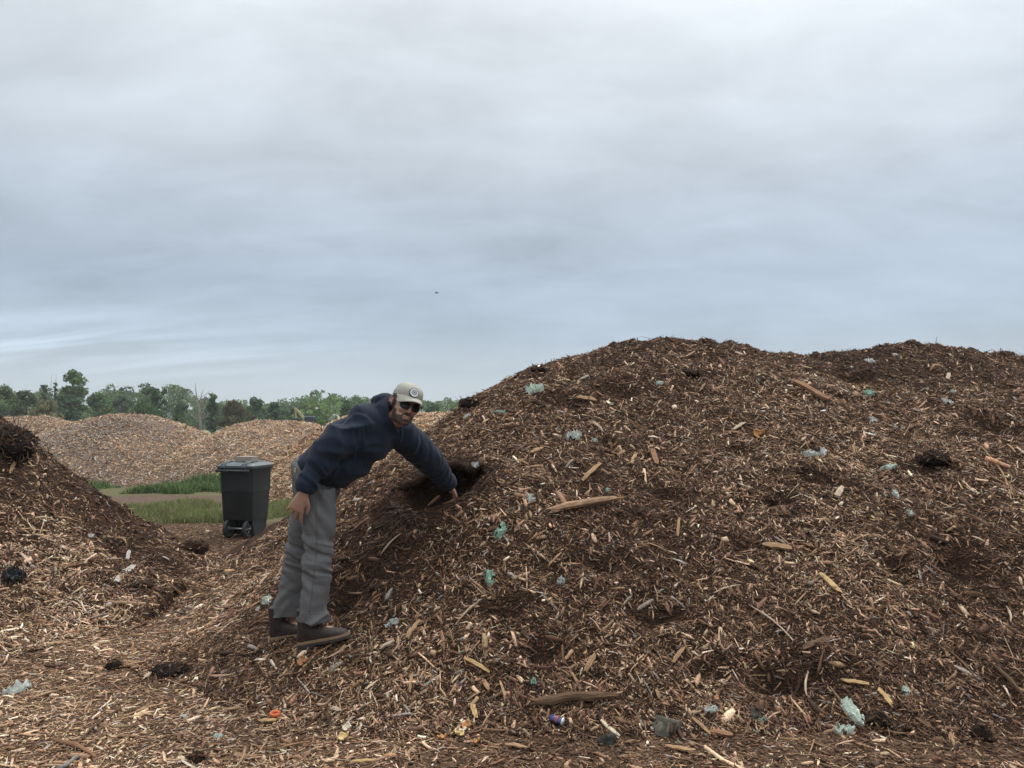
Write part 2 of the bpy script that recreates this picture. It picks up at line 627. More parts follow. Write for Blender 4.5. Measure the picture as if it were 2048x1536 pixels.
def mat_ground():
    m, nt, b = new_mat('ground_soil')
    N = nt.nodes.new
    geo = N('ShaderNodeNewGeometry')
    sep = N('ShaderNodeSeparateXYZ')
    nt.links.new(geo.outputs['Position'], sep.inputs[0])
    nz = N('ShaderNodeTexNoise')
    nz.inputs['Scale'].default_value = 0.9
    nz.inputs['Detail'].default_value = 6
    nt.links.new(geo.outputs['Position'], nz.inputs['Vector'])
    ad = N('ShaderNodeMath')
    ad.operation = 'MULTIPLY_ADD'
    ad.inputs[1].default_value = 1.6
    nt.links.new(nz.outputs['Fac'], ad.inputs[0])
    nt.links.new(sep.outputs['Y'], ad.inputs[2])
    fine = N('ShaderNodeTexNoise')
    fine.inputs['Scale'].default_value = 45
    fine.inputs['Detail'].default_value = 9
    fine.inputs['Roughness'].default_value = 0.75
    nt.links.new(geo.outputs['Position'], fine.inputs['Vector'])
    soil = N('ShaderNodeValToRGB')
    e = soil.color_ramp.elements
    e[0].position, e[0].color = 0.33, (0.03, 0.018, 0.011, 1)
    e[1].position, e[1].color = 0.7, (0.24, 0.15, 0.085, 1)
    e.new(0.5).color = (0.085, 0.05, 0.03, 1)
    nt.links.new(fine.outputs['Fac'], soil.inputs['Fac'])
    turf = N('ShaderNodeValToRGB')
    e = turf.color_ramp.elements
    e[0].position, e[0].color = 0.35, (0.05, 0.05, 0.022, 1)
    e[1].position, e[1].color = 0.68, (0.17, 0.15, 0.08, 1)
    nt.links.new(fine.outputs['Fac'], turf.inputs['Fac'])
    f2 = N('ShaderNodeTexNoise')
    f2.inputs['Scale'].default_value = 0.06
    f2.inputs['Detail'].default_value = 8
    nt.links.new(geo.outputs['Position'], f2.inputs['Vector'])
    field = N('ShaderNodeValToRGB')
    e = field.color_ramp.elements
    e[0].position, e[0].color = 0.35, (0.13, 0.15, 0.07, 1)
    e[1].position, e[1].color = 0.65, (0.26, 0.25, 0.14, 1)
    nt.links.new(f2.outputs['Fac'], field.inputs['Fac'])

    def step(lo, hi):
        r = N('ShaderNodeMapRange')
        r.interpolation_type = 'SMOOTHSTEP'
        r.inputs['From Min'].default_value = lo
        r.inputs['From Max'].default_value = hi
        nt.links.new(ad.outputs[0], r.inputs['Value'])
        return r.outputs['Result']

    def mix(f, a, c):
        x = N('ShaderNodeMix')
        x.data_type = 'RGBA'
        nt.links.new(f, x.inputs[0])
        nt.links.new(a, x.inputs[6])
        nt.links.new(c, x.inputs[7])
        return x.outputs[2]
    c = mix(step(12.3, 13.0), soil.outputs[0], turf.outputs[0])
    c = mix(step(24, 30), c, field.outputs[0])
    nt.links.new(c, b.inputs['Base Color'])
    b.inputs['Roughness'].default_value = 0.95
    b.inputs['Specular IOR Level'].default_value = 0.15
    bp = N('ShaderNodeBump')
    bp.inputs['Strength'].default_value = 0.8
    bp.inputs['Distance'].default_value = 0.02
    nt.links.new(fine.outputs['Fac'], bp.inputs['Height'])
    nt.links.new(bp.outputs['Normal'], b.inputs['Normal'])
    return m


tag(link('ground', np_mesh('ground', np.stack([AX.ravel(), AY.ravel(), GZ.ravel()], 1), L.ravel(), np.arange(len(L)) * 4, np.full(len(L), 4), True), mat_ground()), kind='structure')

# dirt track between the grass strips
tx = np.arange(-16, -2.4, 0.12)
tv = np.linspace(0, 1, 14)
TX, TV = np.meshgrid(tx, tv)
lo = 14.35 + 0.5 * (fbm(TX * 0.8, TX * 0, 61) - .5)
hi = 16.25 + 0.5 * (fbm(TX * 0.8, TX * 0 + 9, 62) - .5)
TY = lo + (hi - lo) * TV
TZ = g_base(TX, TY) + 0.006
ii = np.arange(TX.size).reshape(TX.shape)
L = np.stack([ii[:-1, :-1].ravel(), ii[:-1, 1:].ravel(), ii[1:, 1:].ravel(), ii[1:, :-1].ravel()], 1)
M_TRACK = mat_soil('track_dirt', (0.10, 0.065, 0.045), (0.15, 0.10, 0.07), (0.22, 0.155, 0.11), 14)
tag(link('dirt_track', np_mesh('dirt_track', np.stack([TX.ravel(), TY.ravel(), TZ.ravel()], 1), L.ravel(), np.arange(len(L)) * 4, np.full(len(L), 4), True), M_TRACK), kind='structure')

# piles -----------------------------------------------------------------------
pile_main = grid_mesh('compost_pile', Zm, Zm > Zg - 0.05, M_SOIL)
tag(pile_main, 'huge dark compost heap the man is reaching into, filling the right side', 'compost pile')
# crust: top, underside and broken rim of the undercut shell
cr_o = grid_mesh('hole_crust', Zu + .003, CRUST, M_SOIL, pile_main)
cm = cr_o.modifiers.new('shell', 'SOLIDIFY')
cm.thickness = .05
cm.offset = -1
pile_left = grid_mesh('compost_pile', Zl, Zl > Zg - 0.05, M_SOIL)
tag(pile_left, 'dark compost heap sloping in from the left edge of the yard', 'compost pile')

back = [
    ('low pale mulch heap behind the dark left heap, at the far left', -15.6, 23.5, 1.62, 3.6, 4.2, 201, M_PALE, 'pale', 1.0),
    ('broad grey-topped mulch heap in the middle distance left of the bin', -11.2, 22.4, 1.66, 3.3, 4.2, 202, M_PALE, 'pale', 0.3),
    ('pale brown mulch heap directly behind the wheeled bin', -6.7, 21.8, 1.52, 3.0, 4.0, 203, M_PALE, 'pale', 0.3),
    ('golden fresh wood chip heap behind the man\'s back', -1.9, 17.6, 1.70, 2.8, 3.2, 204, M_GOLD, 'gold', 1.2),
]
back_f, back_o = [], []
for lb, cx, cy, z0, rx, ry, sd, mt, kd, fl in back:
    f = mound(cx, cy, z0, rx, ry, sd, flat=fl)
    back_f.append(f)
    xs = np.arange(cx - rx * 1.35 - fl, cx + rx * 1.35 + fl, 0.07)
    ys = np.arange(cy - ry * 1.35, cy + ry * 1.35, 0.07)
    bx, by = np.meshgrid(xs, ys)
    bz = f(bx, by)
    msk = bz > g_base(bx, by) - 0.08
    sv = (GX, GY)
    GX, GY = bx, by
    o = grid_mesh('mulch_pile', bz, msk, mt)
    GX, GY = sv
    tag(o, lb, 'mulch pile')
    back_o.append(o)


def back_h(x, y):
    H = np.stack([f(x, y) for f in back_f] + [g_base(x, y)], 0)
    return H.max(0), H.argmax(0)


# ------------------------------------------------------------------ wood chips
def T_splinter():
    V, Fs = [(-.5, 0, 0)], []
    for x, w in ((-.22, .85), (.2, 1.0)):
        V += [(x, -.5 * w, -.2), (x, .5 * w, -.35), (x, .05, .5)]
    V.append((.5, .1, 0))
    for i in range(3):
        j = (i + 1) % 3
        Fs += [(0, 1 + j, 1 + i), (1 + i, 1 + j, 4 + j, 4 + i), (7, 4 + i, 4 + j)]
    return np.array(V), Fs


def T_strip(w=(.5, 1, .9, .4), xs=(-.5, -.18, .2, .5)):
    V, Fs = [], []
    for x, k in zip(xs, w):
        V += [(x, -.5 * k, -.5), (x, .5 * k, -.5), (x, .5 * k, .5), (x, -.5 * k, .5)]
    n = len(xs)
    for s in range(n - 1):
        for i in range(4):
            j = (i + 1) % 4
            Fs.append((s * 4 + i, s * 4 + j, s * 4 + 4 + j, s * 4 + 4 + i))
    Fs += [(3, 2, 1, 0), (n * 4 - 4, n * 4 - 3, n * 4 - 2, n * 4 - 1)]
    return np.array(V), Fs


def T_shard(o):
    n = len(o)
    V = [(x, y, -.5) for x, y in o] + [(x * .93, y * .9, .5) for x, y in o]
    Fs = [tuple(range(n))[::-1], tuple(range(n, 2 * n))]
    for i in range(n):
        j = (i + 1) % n
        Fs.append((i, j, n + j, n + i))
    return np.array(V), Fs


TPL = [T_splinter(), T_strip(), T_strip((.9, 1, .8, .75)), T_shard([(-.5, -.3), (.1, -.5), (.5, -.15), (.35, .4), (-.35, .5)]),
       T_shard([(-.5, -.45), (.45, -.5), (.5, .4), (-.4, .5)]), T_shard([(-.5, 0), (-.2, -.5), (.5, -.2), (.2, .5)])]


def chips(name, pos, nrm, Ln, Wd, Th, colr, kind_p, mat, parent=None, tilt=0.35, down=0.0, lift=0.4, bend=0.25, shrink=None):
    n = len(pos)
    a = rng.uniform(0, 2 * PI, n)
    t = np.stack([np.cos(a), np.sin(a), np.zeros(n)], 1)
    if down > 0:      # many pieces have slid to point down the slope
        dn = np.stack([nrm[:, 0], nrm[:, 1], np.zeros(n)], 1)
        ln = np.linalg.norm(dn, axis=1, keepdims=True) + 1e-6
        t = t + down * dn / ln * np.sign((t * dn).sum(1, keepdims=True)) * np.minimum(ln * 2, 1)
    N2 = nrm + tilt * rng.normal(size=(n, 3))
    N2 /= np.linalg.norm(N2, axis=1, keepdims=True)
    t = t - (t * N2).sum(1, keepdims=True) * N2
    t /= np.linalg.norm(t, axis=1, keepdims=True) + 1e-9
    b = np.cross(N2, t)
    # roll about own axis
    q = rng.normal(0, 0.5, n)[:, None]
    b, N2 = b * np.cos(q) + N2 * np.sin(q), N2 * np.cos(q) - b * np.sin(q)
    pos = pos + nrm * (Th * lift + rng.uniform(-.004, .006, n))[:, None]
    k1, k2 = rng.normal(0, bend, n), rng.normal(0, bend, n)
    tp = rng.choice(len(TPL), n, p=np.array(kind_p) / sum(kind_p))
    Vs, Ls, Ss, Ts, Cs = [], [], [], [], []
    vo = lo_ = 0
    for k, (TV_, TF) in enumerate(TPL):
        s = np.where(tp == k)[0]
        if not len(s):
            continue
        m = len(s)
        X = TV_[None, :, 0] * Ln[s][:, None]
        cur = (TV_[None, :, 0] ** 2 - .08) * Ln[s][:, None]
        jit = 1 + rng.normal(0, .13, (m, len(TV_)))
        Yy = TV_[None, :, 1] * Wd[s][:, None] * jit + cur * k1[s][:, None]
        Zz = TV_[None, :, 2] * Th[s][:, None] + cur * k2[s][:, None]
        W = pos[s][:, None, :] + X[..., None] * t[s][:, None, :] + Yy[..., None] * b[s][:, None, :] + Zz[..., None] * N2[s][:, None, :]
        nv = len(TV_)
        Vs.append(W.reshape(-1, 3))
        Cs.append(np.repeat(colr[s], nv, 0))
        fl = np.array([i for f in TF for i in f])
        ft = np.array([len(f) for f in TF])
        fs = np.concatenate([[0], np.cumsum(ft)[:-1]])
        Ls.append((fl[None] + vo + np.arange(m)[:, None] * nv).ravel())
        Ss.append((fs[None] + lo_ + np.arange(m)[:, None] * len(fl)).ravel())
        Ts.append(np.tile(ft, m))
        vo += m * nv
        lo_ += m * len(fl)
    me = np_mesh(name, np.concatenate(Vs), np.concatenate(Ls), np.concatenate(Ss), np.concatenate(Ts), False, np.concatenate(Cs))
    return link(name, me, mat, parent)


PAL = np.array([[.028, .0150, .0094], [.060, .0315, .0190], [.112, .059, .0345], [.178, .099, .0575], [.31, .187, .110], [.48, .325, .207], [.64, .50, .37], [.25, .212, .182]])


def colours(n, w, v_=.22):
    """w: (n,8) weights over the palette"""
    c = np.cumsum(w / w.sum(1, keepdims=True), 1)
    k = (rng.uniform(size=(n, 1)) > c).sum(1).clip(0, 7)
    base = PAL[k]
    v = np.exp(rng.normal(0, v_, (n, 1)))
    hue = 1 + rng.normal(0, .04, (n, 3))
    return np.clip(base * v * hue, 0.004, .8)


def visible_keep(x, y, z):
    """drop pieces far outside the photograph's field (they would never be seen)"""
    px = CX + F_PX * x / y
    py = HOR - F_PX * (z - EYE) / y
    return (px > -420) & (px < 2048 + 420) & (py < 1536 + 330)


W_MAIN = np.array([14, 22, 25, 18, 12.5, 7.5, 2.4, 3])
W_LEFT = np.array([13, 21, 25, 18, 12, 7, 2.4, 3.4])
W_GRND = np.array([4.5, 9, 18, 25, 26, 16, 3.8, 3])


def scatter(n, x0, x1, y0, y1):
    x = rng.uniform(x0, x1, n)
    # more pieces near the camera than far off
    u = rng.uniform(size=n)
    y = y0 * (y1 / y0) ** u
    return x, y


def layer(owner, name, parent, n, box, Lr, Wr, kp, w, tilt, down, bend=.25, dark=None, **kw):
    x, y = scatter(n, *box)
    own = OWN[np.clip(((y - Y0) / ST + .5).astype(int), 0, len(gy) - 1), np.clip(((x - X0) / ST + .5).astype(int), 0, len(gx) - 1)]
    k = own == owner
    x, y = x[k], y[k]
    z = bil(ZT, x, y)
    nn = surf_n(x, y)
    k = visible_keep(x, y, z)
    # faces turned away from the camera at the far side are never seen
    vis = (nn[:, 0] * -x + nn[:, 1] * -y + nn[:, 2] * (EYE - z)) > -0.9
    k &= vis
    x, y, z, nn = x[k], y[k], z[k], nn[k]
    m = len(x)
    Ln = rng.lognormal(math.log(Lr[0]), Lr[1], m).clip(.008, Lr[2])
    Wd = np.minimum(rng.lognormal(math.log(Wr[0]), Wr[1], m), Ln * .6)
    Th = Wd * rng.uniform(.15, .6, m)
    W = np.repeat(w[None], m, 0)
    if dark is not None:
        d = dark(x, y)[:, None]
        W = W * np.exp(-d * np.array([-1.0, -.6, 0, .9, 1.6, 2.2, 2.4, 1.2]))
    return dict(name=name, parent=parent, pos=np.stack([x, y, z], 1), n=nn, L=Ln, W=Wd, T=Th, c=colours(m, W), kp=kp, tilt=tilt, down=down, bend=bend)


def dark_main(x, y):
    n = fbm(x * 1.1 + 3, y * 1.1, 301, 3)
    d = 1.8 * (n - 0.51)
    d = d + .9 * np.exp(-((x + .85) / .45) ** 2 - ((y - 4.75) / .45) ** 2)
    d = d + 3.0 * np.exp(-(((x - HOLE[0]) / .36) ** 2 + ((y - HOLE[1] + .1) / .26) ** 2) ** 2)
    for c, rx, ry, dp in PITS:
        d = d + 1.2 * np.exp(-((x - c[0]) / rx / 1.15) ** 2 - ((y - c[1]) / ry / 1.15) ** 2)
    d = d + .5 * smoothstep(3.5, 5.5, x) * smoothstep(5.0, 7.0, y)
    d = d - .5 * smoothstep(-1.2, -2.2, x)
    d = d + .8 * smoothstep(6.3, 7.3, y) * (vnoise(x * 2, y * 2, 17) - .2)
    return d


def dark_left(x, y):
    return 3.4 * (fbm(x * 1.4, y * 1.4, 305, 3) - 0.48) - .6 * smoothstep(-3.8, -2.9, x)


def dark_grnd(x, y):
    n = 3.5 * (fbm(x * 1.2, y * 1.6, 311, 3) - 0.47)
    return n + .55 * smoothstep(-.6, .6, x) - .9 * smoothstep(-.4, -1.6, x) * smoothstep(4.6, 3.7, y) + .5 * smoothstep(5.2, 7.5, y)


def put(*ls):
    """several scatter layers of one pile become one chip cover"""
    a = ls[0]
    TMP = []
    for q in ls:
        TMP.append(chips(q['name'], q['pos'], q['n'], q['L'], q['W'], q['T'], q['c'], q['kp'], M_CHIP, None, q['tilt'], q['down'], bend=q['bend']))
    if len(TMP) > 1:
        Vs, Ls, Ss, Ts, Cs = [], [], [], [], []
        vo = lo_ = 0
        for o in TMP:
            me = o.data
            nv, nl, npn = len(me.vertices), len(me.loops), len(me.polygons)
            v = np.empty(nv * 3, np.float32)
            me.vertices.foreach_get('co', v)
            l = np.empty(nl, np.int32)
            me.loops.foreach_get('vertex_index', l)
            s = np.empty(npn, np.int32)
            me.polygons.foreach_get('loop_start', s)
            tt = np.empty(npn, np.int32)
            me.polygons.foreach_get('loop_total', tt)
            c = np.empty(nv * 4, np.float32)
            me.color_attributes['col'].data.foreach_get('color', c)
            Vs.append(v.reshape(-1, 3))
            Ls.append(l + vo)
            Ss.append(s + lo_)
            Ts.append(tt)
            Cs.append(c.reshape(-1, 4)[:, :3])
            vo += nv
            lo_ += nl
            bpy.data.objects.remove(o)
            bpy.data.meshes.remove(me)
        me = np_mesh(a['name'], np.concatenate(Vs), np.concatenate(Ls), np.concatenate(Ss), np.concatenate(Ts), False, np.concatenate(Cs))
        o = link(a['name'], me, M_CHIP)
    else:
        o = TMP[0]
    if a['parent'] is not None:
        o.parent = a['parent']
    o['kind'] = 'stuff'
    return o


BM = (-3.3, 6.2, 3.0, 8.6)
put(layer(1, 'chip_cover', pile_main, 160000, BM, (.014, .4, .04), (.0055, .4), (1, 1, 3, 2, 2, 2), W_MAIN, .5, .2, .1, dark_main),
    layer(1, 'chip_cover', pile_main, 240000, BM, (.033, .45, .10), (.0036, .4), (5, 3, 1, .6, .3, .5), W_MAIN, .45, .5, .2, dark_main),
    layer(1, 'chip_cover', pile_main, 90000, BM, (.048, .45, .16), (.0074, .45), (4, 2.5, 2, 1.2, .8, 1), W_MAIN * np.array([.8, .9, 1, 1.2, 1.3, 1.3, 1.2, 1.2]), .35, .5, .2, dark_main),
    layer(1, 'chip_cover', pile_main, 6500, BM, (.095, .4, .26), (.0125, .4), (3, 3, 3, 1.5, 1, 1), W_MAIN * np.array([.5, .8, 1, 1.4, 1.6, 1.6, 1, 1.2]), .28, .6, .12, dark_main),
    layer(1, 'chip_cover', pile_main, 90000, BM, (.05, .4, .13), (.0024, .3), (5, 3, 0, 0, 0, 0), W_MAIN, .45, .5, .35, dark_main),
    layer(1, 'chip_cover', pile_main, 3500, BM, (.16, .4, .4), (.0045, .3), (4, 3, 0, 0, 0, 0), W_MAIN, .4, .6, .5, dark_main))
BL = (-8.0, -2.3, 4.3, 9.5)
put(layer(2, 'chip_cover', pile_left, 50000, BL, (.016, .4, .05), (.007, .4), (1, 1, 3, 2, 2, 2), W_LEFT, .5, .2, .1, dark_left),
    layer(2, 'chip_cover', pile_left, 85000, BL, (.036, .45, .10), (.0046, .4), (4, 3, 1, .8, .4, .6), W_LEFT, .45, .4, .3, dark_left),
    layer(2, 'chip_cover', pile_left, 28000, BL, (.05, .45, .16), (.0095, .45), (3, 3, 2, 1.4, .8, 1), W_LEFT, .4, .4, .2, dark_left),
    layer(2, 'chip_cover', pile_left, 2600, BL, (.11, .4, .34), (.014, .45), (3, 4, 3, 1, .6, .6), W_LEFT * np.array([.6, .9, 1, 1.3, 1.5, 1.5, 1, 1.2]), .35, .4, .3, dark_left))
BG = (-7.0, 3.6, 2.5, 12.2)
tag(put(layer(0, 'wood_chips', None, 110000, BG, (.014, .4, .04), (.0055, .4), (1, 1, 3, 2, 2, 2), W_GRND, .25, 0, .1, dark_grnd),
        layer(0, 'wood_chips', None, 165000, BG, (.034, .45, .10), (.004, .4), (5, 3, 1, .6, .3, .5), W_GRND, .2, 0, .25, dark_grnd),
        layer(0, 'wood_chips', None, 52000, BG, (.05, .45, .14), (.0075, .45), (3, 3, 2, 1.2, .6, .8), W_GRND, .14, 0, .2, dark_grnd),
        layer(0, 'wood_chips', None, 3500, BG, (.10, .4, .3), (.012, .45), (3, 4, 2, .8, .5, .6), W_GRND * np.array([.6, .9, 1, 1.3, 1.5, 1.3, 1, 1]), .12, 0, .2, dark_grnd)),
    'loose tan and brown wood chips strewn over the yard floor', 'wood chips')

# chips of the far heaps
PW = {'pale': np.array([.2, 1, 4, 17, 30, 20, 4, 22.]), 'gold': np.array([.3, 1, 5, 16, 38, 32, 8, 0.])}
for i, (lb, cx, cy, z0, rx, ry, sd, mt, kd, fl) in enumerate(back):
    n = 80000 if kd == 'pale' else 80000
    x = rng.uniform(cx - rx * 1.3 - fl, cx + rx * 1.3 + fl, n)
    y = rng.uniform(cy - ry * 1.25, cy + ry * .35, n)
    h, who = back_h(x, y)
    k = who == i
    x, y, h = x[k], y[k], h[k]
    e = .1
    f = back_f[i]
    nn = np.stack([-(f(x + e, y) - f(x - e, y)) / (2 * e), -(f(x, y + e) - f(x, y - e)) / (2 * e), np.ones_like(x)], 1)
    nn /= np.linalg.norm(nn, axis=1, keepdims=True)
    m = len(x)
    Ln = rng.lognormal(math.log(.058), .5, m).clip(.025, .4)
    Wd = np.minimum(rng.lognormal(math.log(.014), .4, m), Ln * .6)
    W = np.repeat(PW[kd][None], m, 0) * np.exp(-(3.0 * (fbm(x * .6, y * .6, 400 + i, 3) - .5))[:, None] * np.array([-1, -.6, 0, .6, 1, 1.4, 1.5, -.5]))
    if i == 1:   # grey, weathered crown of the middle heap
        gpy = np.exp(-((x + 11.0) / 1.1) ** 2 - ((y - 21.0) / 1.6) ** 2)[:, None]
        W = W * (1 - .8 * gpy) + gpy * np.array([5, 8, 6, 4, 2, 0, 0, 20.])
    o = chips('chip_cover', np.stack([x, y, h], 1), nn, Ln, Wd, Wd * .5, np.clip(colours(m, W, .16) * np.array([1.24, 1.26, 1.26]), 0, .7), (3, 4, 2, 1, .6, .8), M_CHIP, back_o[i], .5, .3, bend=.2)
    o['kind'] = 'stuff'

exec_marker = 'PART2'
# ------------------------------------------------------------------ grass
def blades(name, x, y, h, w, c, parent=None, base=None):
    n = len(x)
    z = base(x, y) if base else g_base(x, y)
    a = rng.uniform(0, 2 * PI, n)
    lean = rng.normal(0, .35, (n, 2)) * h[:, None]
    b0 = np.stack([x - np.cos(a) * w, y - np.sin(a) * w, z - .01], 1)
    b1 = np.stack([x + np.cos(a) * w, y + np.sin(a) * w, z - .01], 1)
    m0 = np.stack([x - np.cos(a) * w * .7 + lean[:, 0] * .35, y - np.sin(a) * w * .7 + lean[:, 1] * .35, z + h * .6], 1)
    m1 = np.stack([x + np.cos(a) * w * .7 + lean[:, 0] * .35, y + np.sin(a) * w * .7 + lean[:, 1] * .35, z + h * .6], 1)
    tp = np.stack([x + lean[:, 0], y + lean[:, 1], z + h], 1)
    V = np.stack([b0, b1, m1, m0, tp], 1).reshape(-1, 3)
    o = np.arange(n)[:, None] * 5
    L = (np.array([0, 1, 2, 3, 3, 2, 4])[None] + o).ravel()
    S = (np.array([0, 4])[None] + np.arange(n)[:, None] * 7).ravel()
    T = np.tile([4, 3], n)
    return link(name, np_mesh(name, V, L, S, T, False, np.repeat(c, 5, 0)), M_GRASS, parent)


def gcol(n, base, v=.3):
    return np.clip(np.array(base) * np.exp(rng.normal(0, v, (n, 1))) * (1 + rng.normal(0, .08, (n, 3))), .005, .6)


n = 60000
x, y = rng.uniform(-9.5, -2.2, n), rng.uniform(12.1, 14.7, n)
d = fbm(x * 1.2, y * 1.2, 71, 3) - .22 * smoothstep(12.9, 12.1, y) - .25 * smoothstep(14.0, 14.7, y) + .08 * smoothstep(-3.4, -5, x)
k = d > rng.uniform(.36, .66, n)
x, y, d = x[k], y[k], d[k]
g1 = (x, y, (rng.uniform(.04, .15, len(x)) * (.4 + 1.2 * d)) * np.where(x > -3.3, .55, 1.0), np.full(len(x), .006))
c1 = gcol(len(x), (.15, .18, .065))
dry = (rng.uniform(size=len(x)) < np.where(x > -3.4, .6, .28))[:, None]
c1 = np.where(dry, gcol(len(x), (.24, .21, .11)), c1)
n = 26000
x, y = rng.uniform(-10.5, -5.9, n), rng.uniform(16.0, 19.2, n)
d = fbm(x * .9, y * .9, 75, 3) - .16 * np.exp(-((x + 8.9) / .55) ** 2) - .10 * smoothstep(17.9, 18.6, y) + .04
k = (d > rng.uniform(.47, .68, n)) & (np.abs(y - 17.6 - .5 * (fbm(x, x * 0, 79) - .5)) < .9)
x2, y2 = x[k], y[k]
h2 = rng.uniform(.05, .24, len(x2)) * smoothstep(.40, .66, d[k]).clip(.2, 1)
hh, _ = back_h(x2, y2)
k = hh < .25
x2, y2, h2 = x2[k], y2[k], h2[k]
c2 = gcol(len(x2), (.11, .165, .06))
tag(blades('grass', np.concatenate([g1[0], x2]), np.concatenate([g1[1], y2]), np.concatenate([g1[2], h2]),
           np.concatenate([g1[3], np.full(len(x2), .016)]), np.concatenate([c1, c2]), base=lambda a, b: np.maximum(back_h(a, b)[0], g_base(a, b))),
    'green grass and weeds along both edges of the dirt track', 'grass', kind='stuff')

# pale meadow behind the heaps
n = 24000
x, y = rng.uniform(-30, 2, n), rng.uniform(27, 62, n)
k = (x / y > -.62) & (x / y < .0)
tag(blades('meadow_grass', x[k], y[k], rng.uniform(.2, .6, k.sum()), np.full(k.sum(), .03), gcol(k.sum(), (.24, .24, .13))),
    'tall pale grass of the meadow between the heaps and the trees', 'grass', kind='stuff')


# ------------------------------------------------------------------ trees
def leaf_cloud(cl, sizes, per, leaf, cols, flat=.8):
    """leaf-sized faces in many clumps"""
    Vs, Cs = [], []
    for (c, s, q) in zip(cl, sizes, cols):
        m = max(6, int(per * 3.2 * s * s / (leaf * leaf)))
        v = rng.normal(size=(m, 3))
        v /= np.linalg.norm(v, axis=1, keepdims=True)
        r = s * rng.uniform(.35, 1.05, (m, 1)) ** .6
        p = np.array(c) + v * r * np.array([1, 1, flat])
        a = rng.normal(size=(m, 3))
        a /= np.linalg.norm(a, axis=1, keepdims=True)
        b = np.cross(a, rng.normal(size=(m, 3)))
        b /= np.linalg.norm(b, axis=1, keepdims=True) + 1e-9
        sz = leaf * rng.uniform(.5, 1.3, (m, 1))
        Vs.append(np.stack([p - a * sz, p + b * sz * .45, p + a * sz, p - b * sz * .45], 1).reshape(-1, 3))
        cc = np.array(q) * np.exp(rng.normal(0, .22, (m, 1))) * (1 + rng.normal(0, .05, (m, 3)))
        Cs.append(np.repeat(np.clip(cc, .005, .6), 4, 0))
    V, C = np.concatenate(Vs), np.concatenate(Cs)
    n = len(V) // 4
    return V, np.arange(n * 4), np.arange(n) * 4, np.full(n, 4), C


def crown_clumps(style, h, w, base):
    """clump centres and radii for a crown of height h over base, width w (local, trunk at origin)"""
    cl, sz = [], []
    if style == 'round':
        for _ in range(int(44 + w * 4)):
            t = rng.uniform(0, 1)
            prof = math.sin(PI * min(.98, .18 + .8 * t)) ** .7
            a, r = rng.uniform(0, 2 * PI), math.sqrt(rng.uniform(0, 1)) * w * .46 * prof
            cl.append((r * math.cos(a), r * math.sin(a), base + (h - base) * (t * .9 + .02)))
            sz.append(rng.uniform(.09, .17) * w)
    elif style == 'tall':
        for _ in range(80):
            t = rng.uniform(0, 1)
            prof = min(1, .25 + 2.2 * t) * (1 - t) ** .5 * (.85 + .15 * math.sin(9 * t + 1))
            a, r = rng.uniform(0, 2 * PI), rng.uniform(.2, 1) * w * .47 * max(prof, .16)
            cl.append((r * math.cos(a), r * math.sin(a), base + (h - base) * t * .97))
            sz.append(rng.uniform(.08, .16) * w)
    elif style == 'column':
        for _ in range(40):
            t = rng.uniform(0, 1)
            a, r = rng.uniform(0, 2 * PI), rng.uniform(0, .42) * w * (1 - .75 * t)
            cl.append((r * math.cos(a), r * math.sin(a), base + (h - base) * t * .86))
            sz.append(rng.uniform(.12, .24) * w * (1 - .5 * t))
    elif style == 'fan':
        for _ in range(70):
            a = rng.normal(0, .42)
            b_ = rng.normal(0, .42)
            t = rng.uniform(.25, 1)
            L_ = (h - base) * t
            cl.append((L_ * math.sin(a) * .75, L_ * math.sin(b_) * .75, base + L_ * math.cos(a) * math.cos(b_)))
            sz.append(rng.uniform(.06, .12) * w * (1.2 - .5 * t))
    elif style == 'layer':
        for k in range(7):
            t = (k + .5) / 7
            for _ in range(9):
                a, r = rng.uniform(0, 2 * PI), rng.uniform(.1, 1) * w * .5 * (1 - .6 * t + .15 * math.sin(k * 2.4))
                cl.append((r * math.cos(a), r * math.sin(a), base + (h - base) * t + rng.normal(0, .08)))
                sz.append(rng.uniform(.07, .13) * w)
    return cl, sz


def limbs(mb, h, base, w, r0, k=6, bare=False):
    top = h * (.97 if bare else .8)
    pts_ = [np.array([rng.normal(0, .02 * h) * t, rng.normal(0, .02 * h) * t, top * t]) for t in np.linspace(0, 1, 6)]
    mb.tube(pts_, [r0 * (1 - .88 * t) for t in np.linspace(0, 1, 6)], 7)
    for i in range(k):
        t = rng.uniform(.25, .85)
        p = pts_[int(t * 5)]
        a = rng.uniform(0, 2 * PI)
        L_ = w * rng.uniform(.3, .55) * (1.1 - .6 * t)
        d = np.array([math.cos(a), math.sin(a), rng.uniform(.5, 1.4)])
        q = [p, p + d * L_ * .5, p + d * L_ * .9 + np.array([0, 0, L_ * .25])]
        mb.tube(q, [r0 * .4 * (1 - .6 * t), r0 * .22, r0 * .06], 5)
        if bare:
            for _ in range(4):
                u = rng.uniform(.3, .95)
                s = q[0] * (1 - u) + q[2] * u
                e = s + np.array([rng.normal(0, .3), rng.normal(0, .3), rng.uniform(.2, .8)]) * L_ * .6
                mb.tube([s, (s + e) / 2 + rng.normal(0, .03, 3), e], [r0 * .12, r0 * .08, r0 * .03], 4)


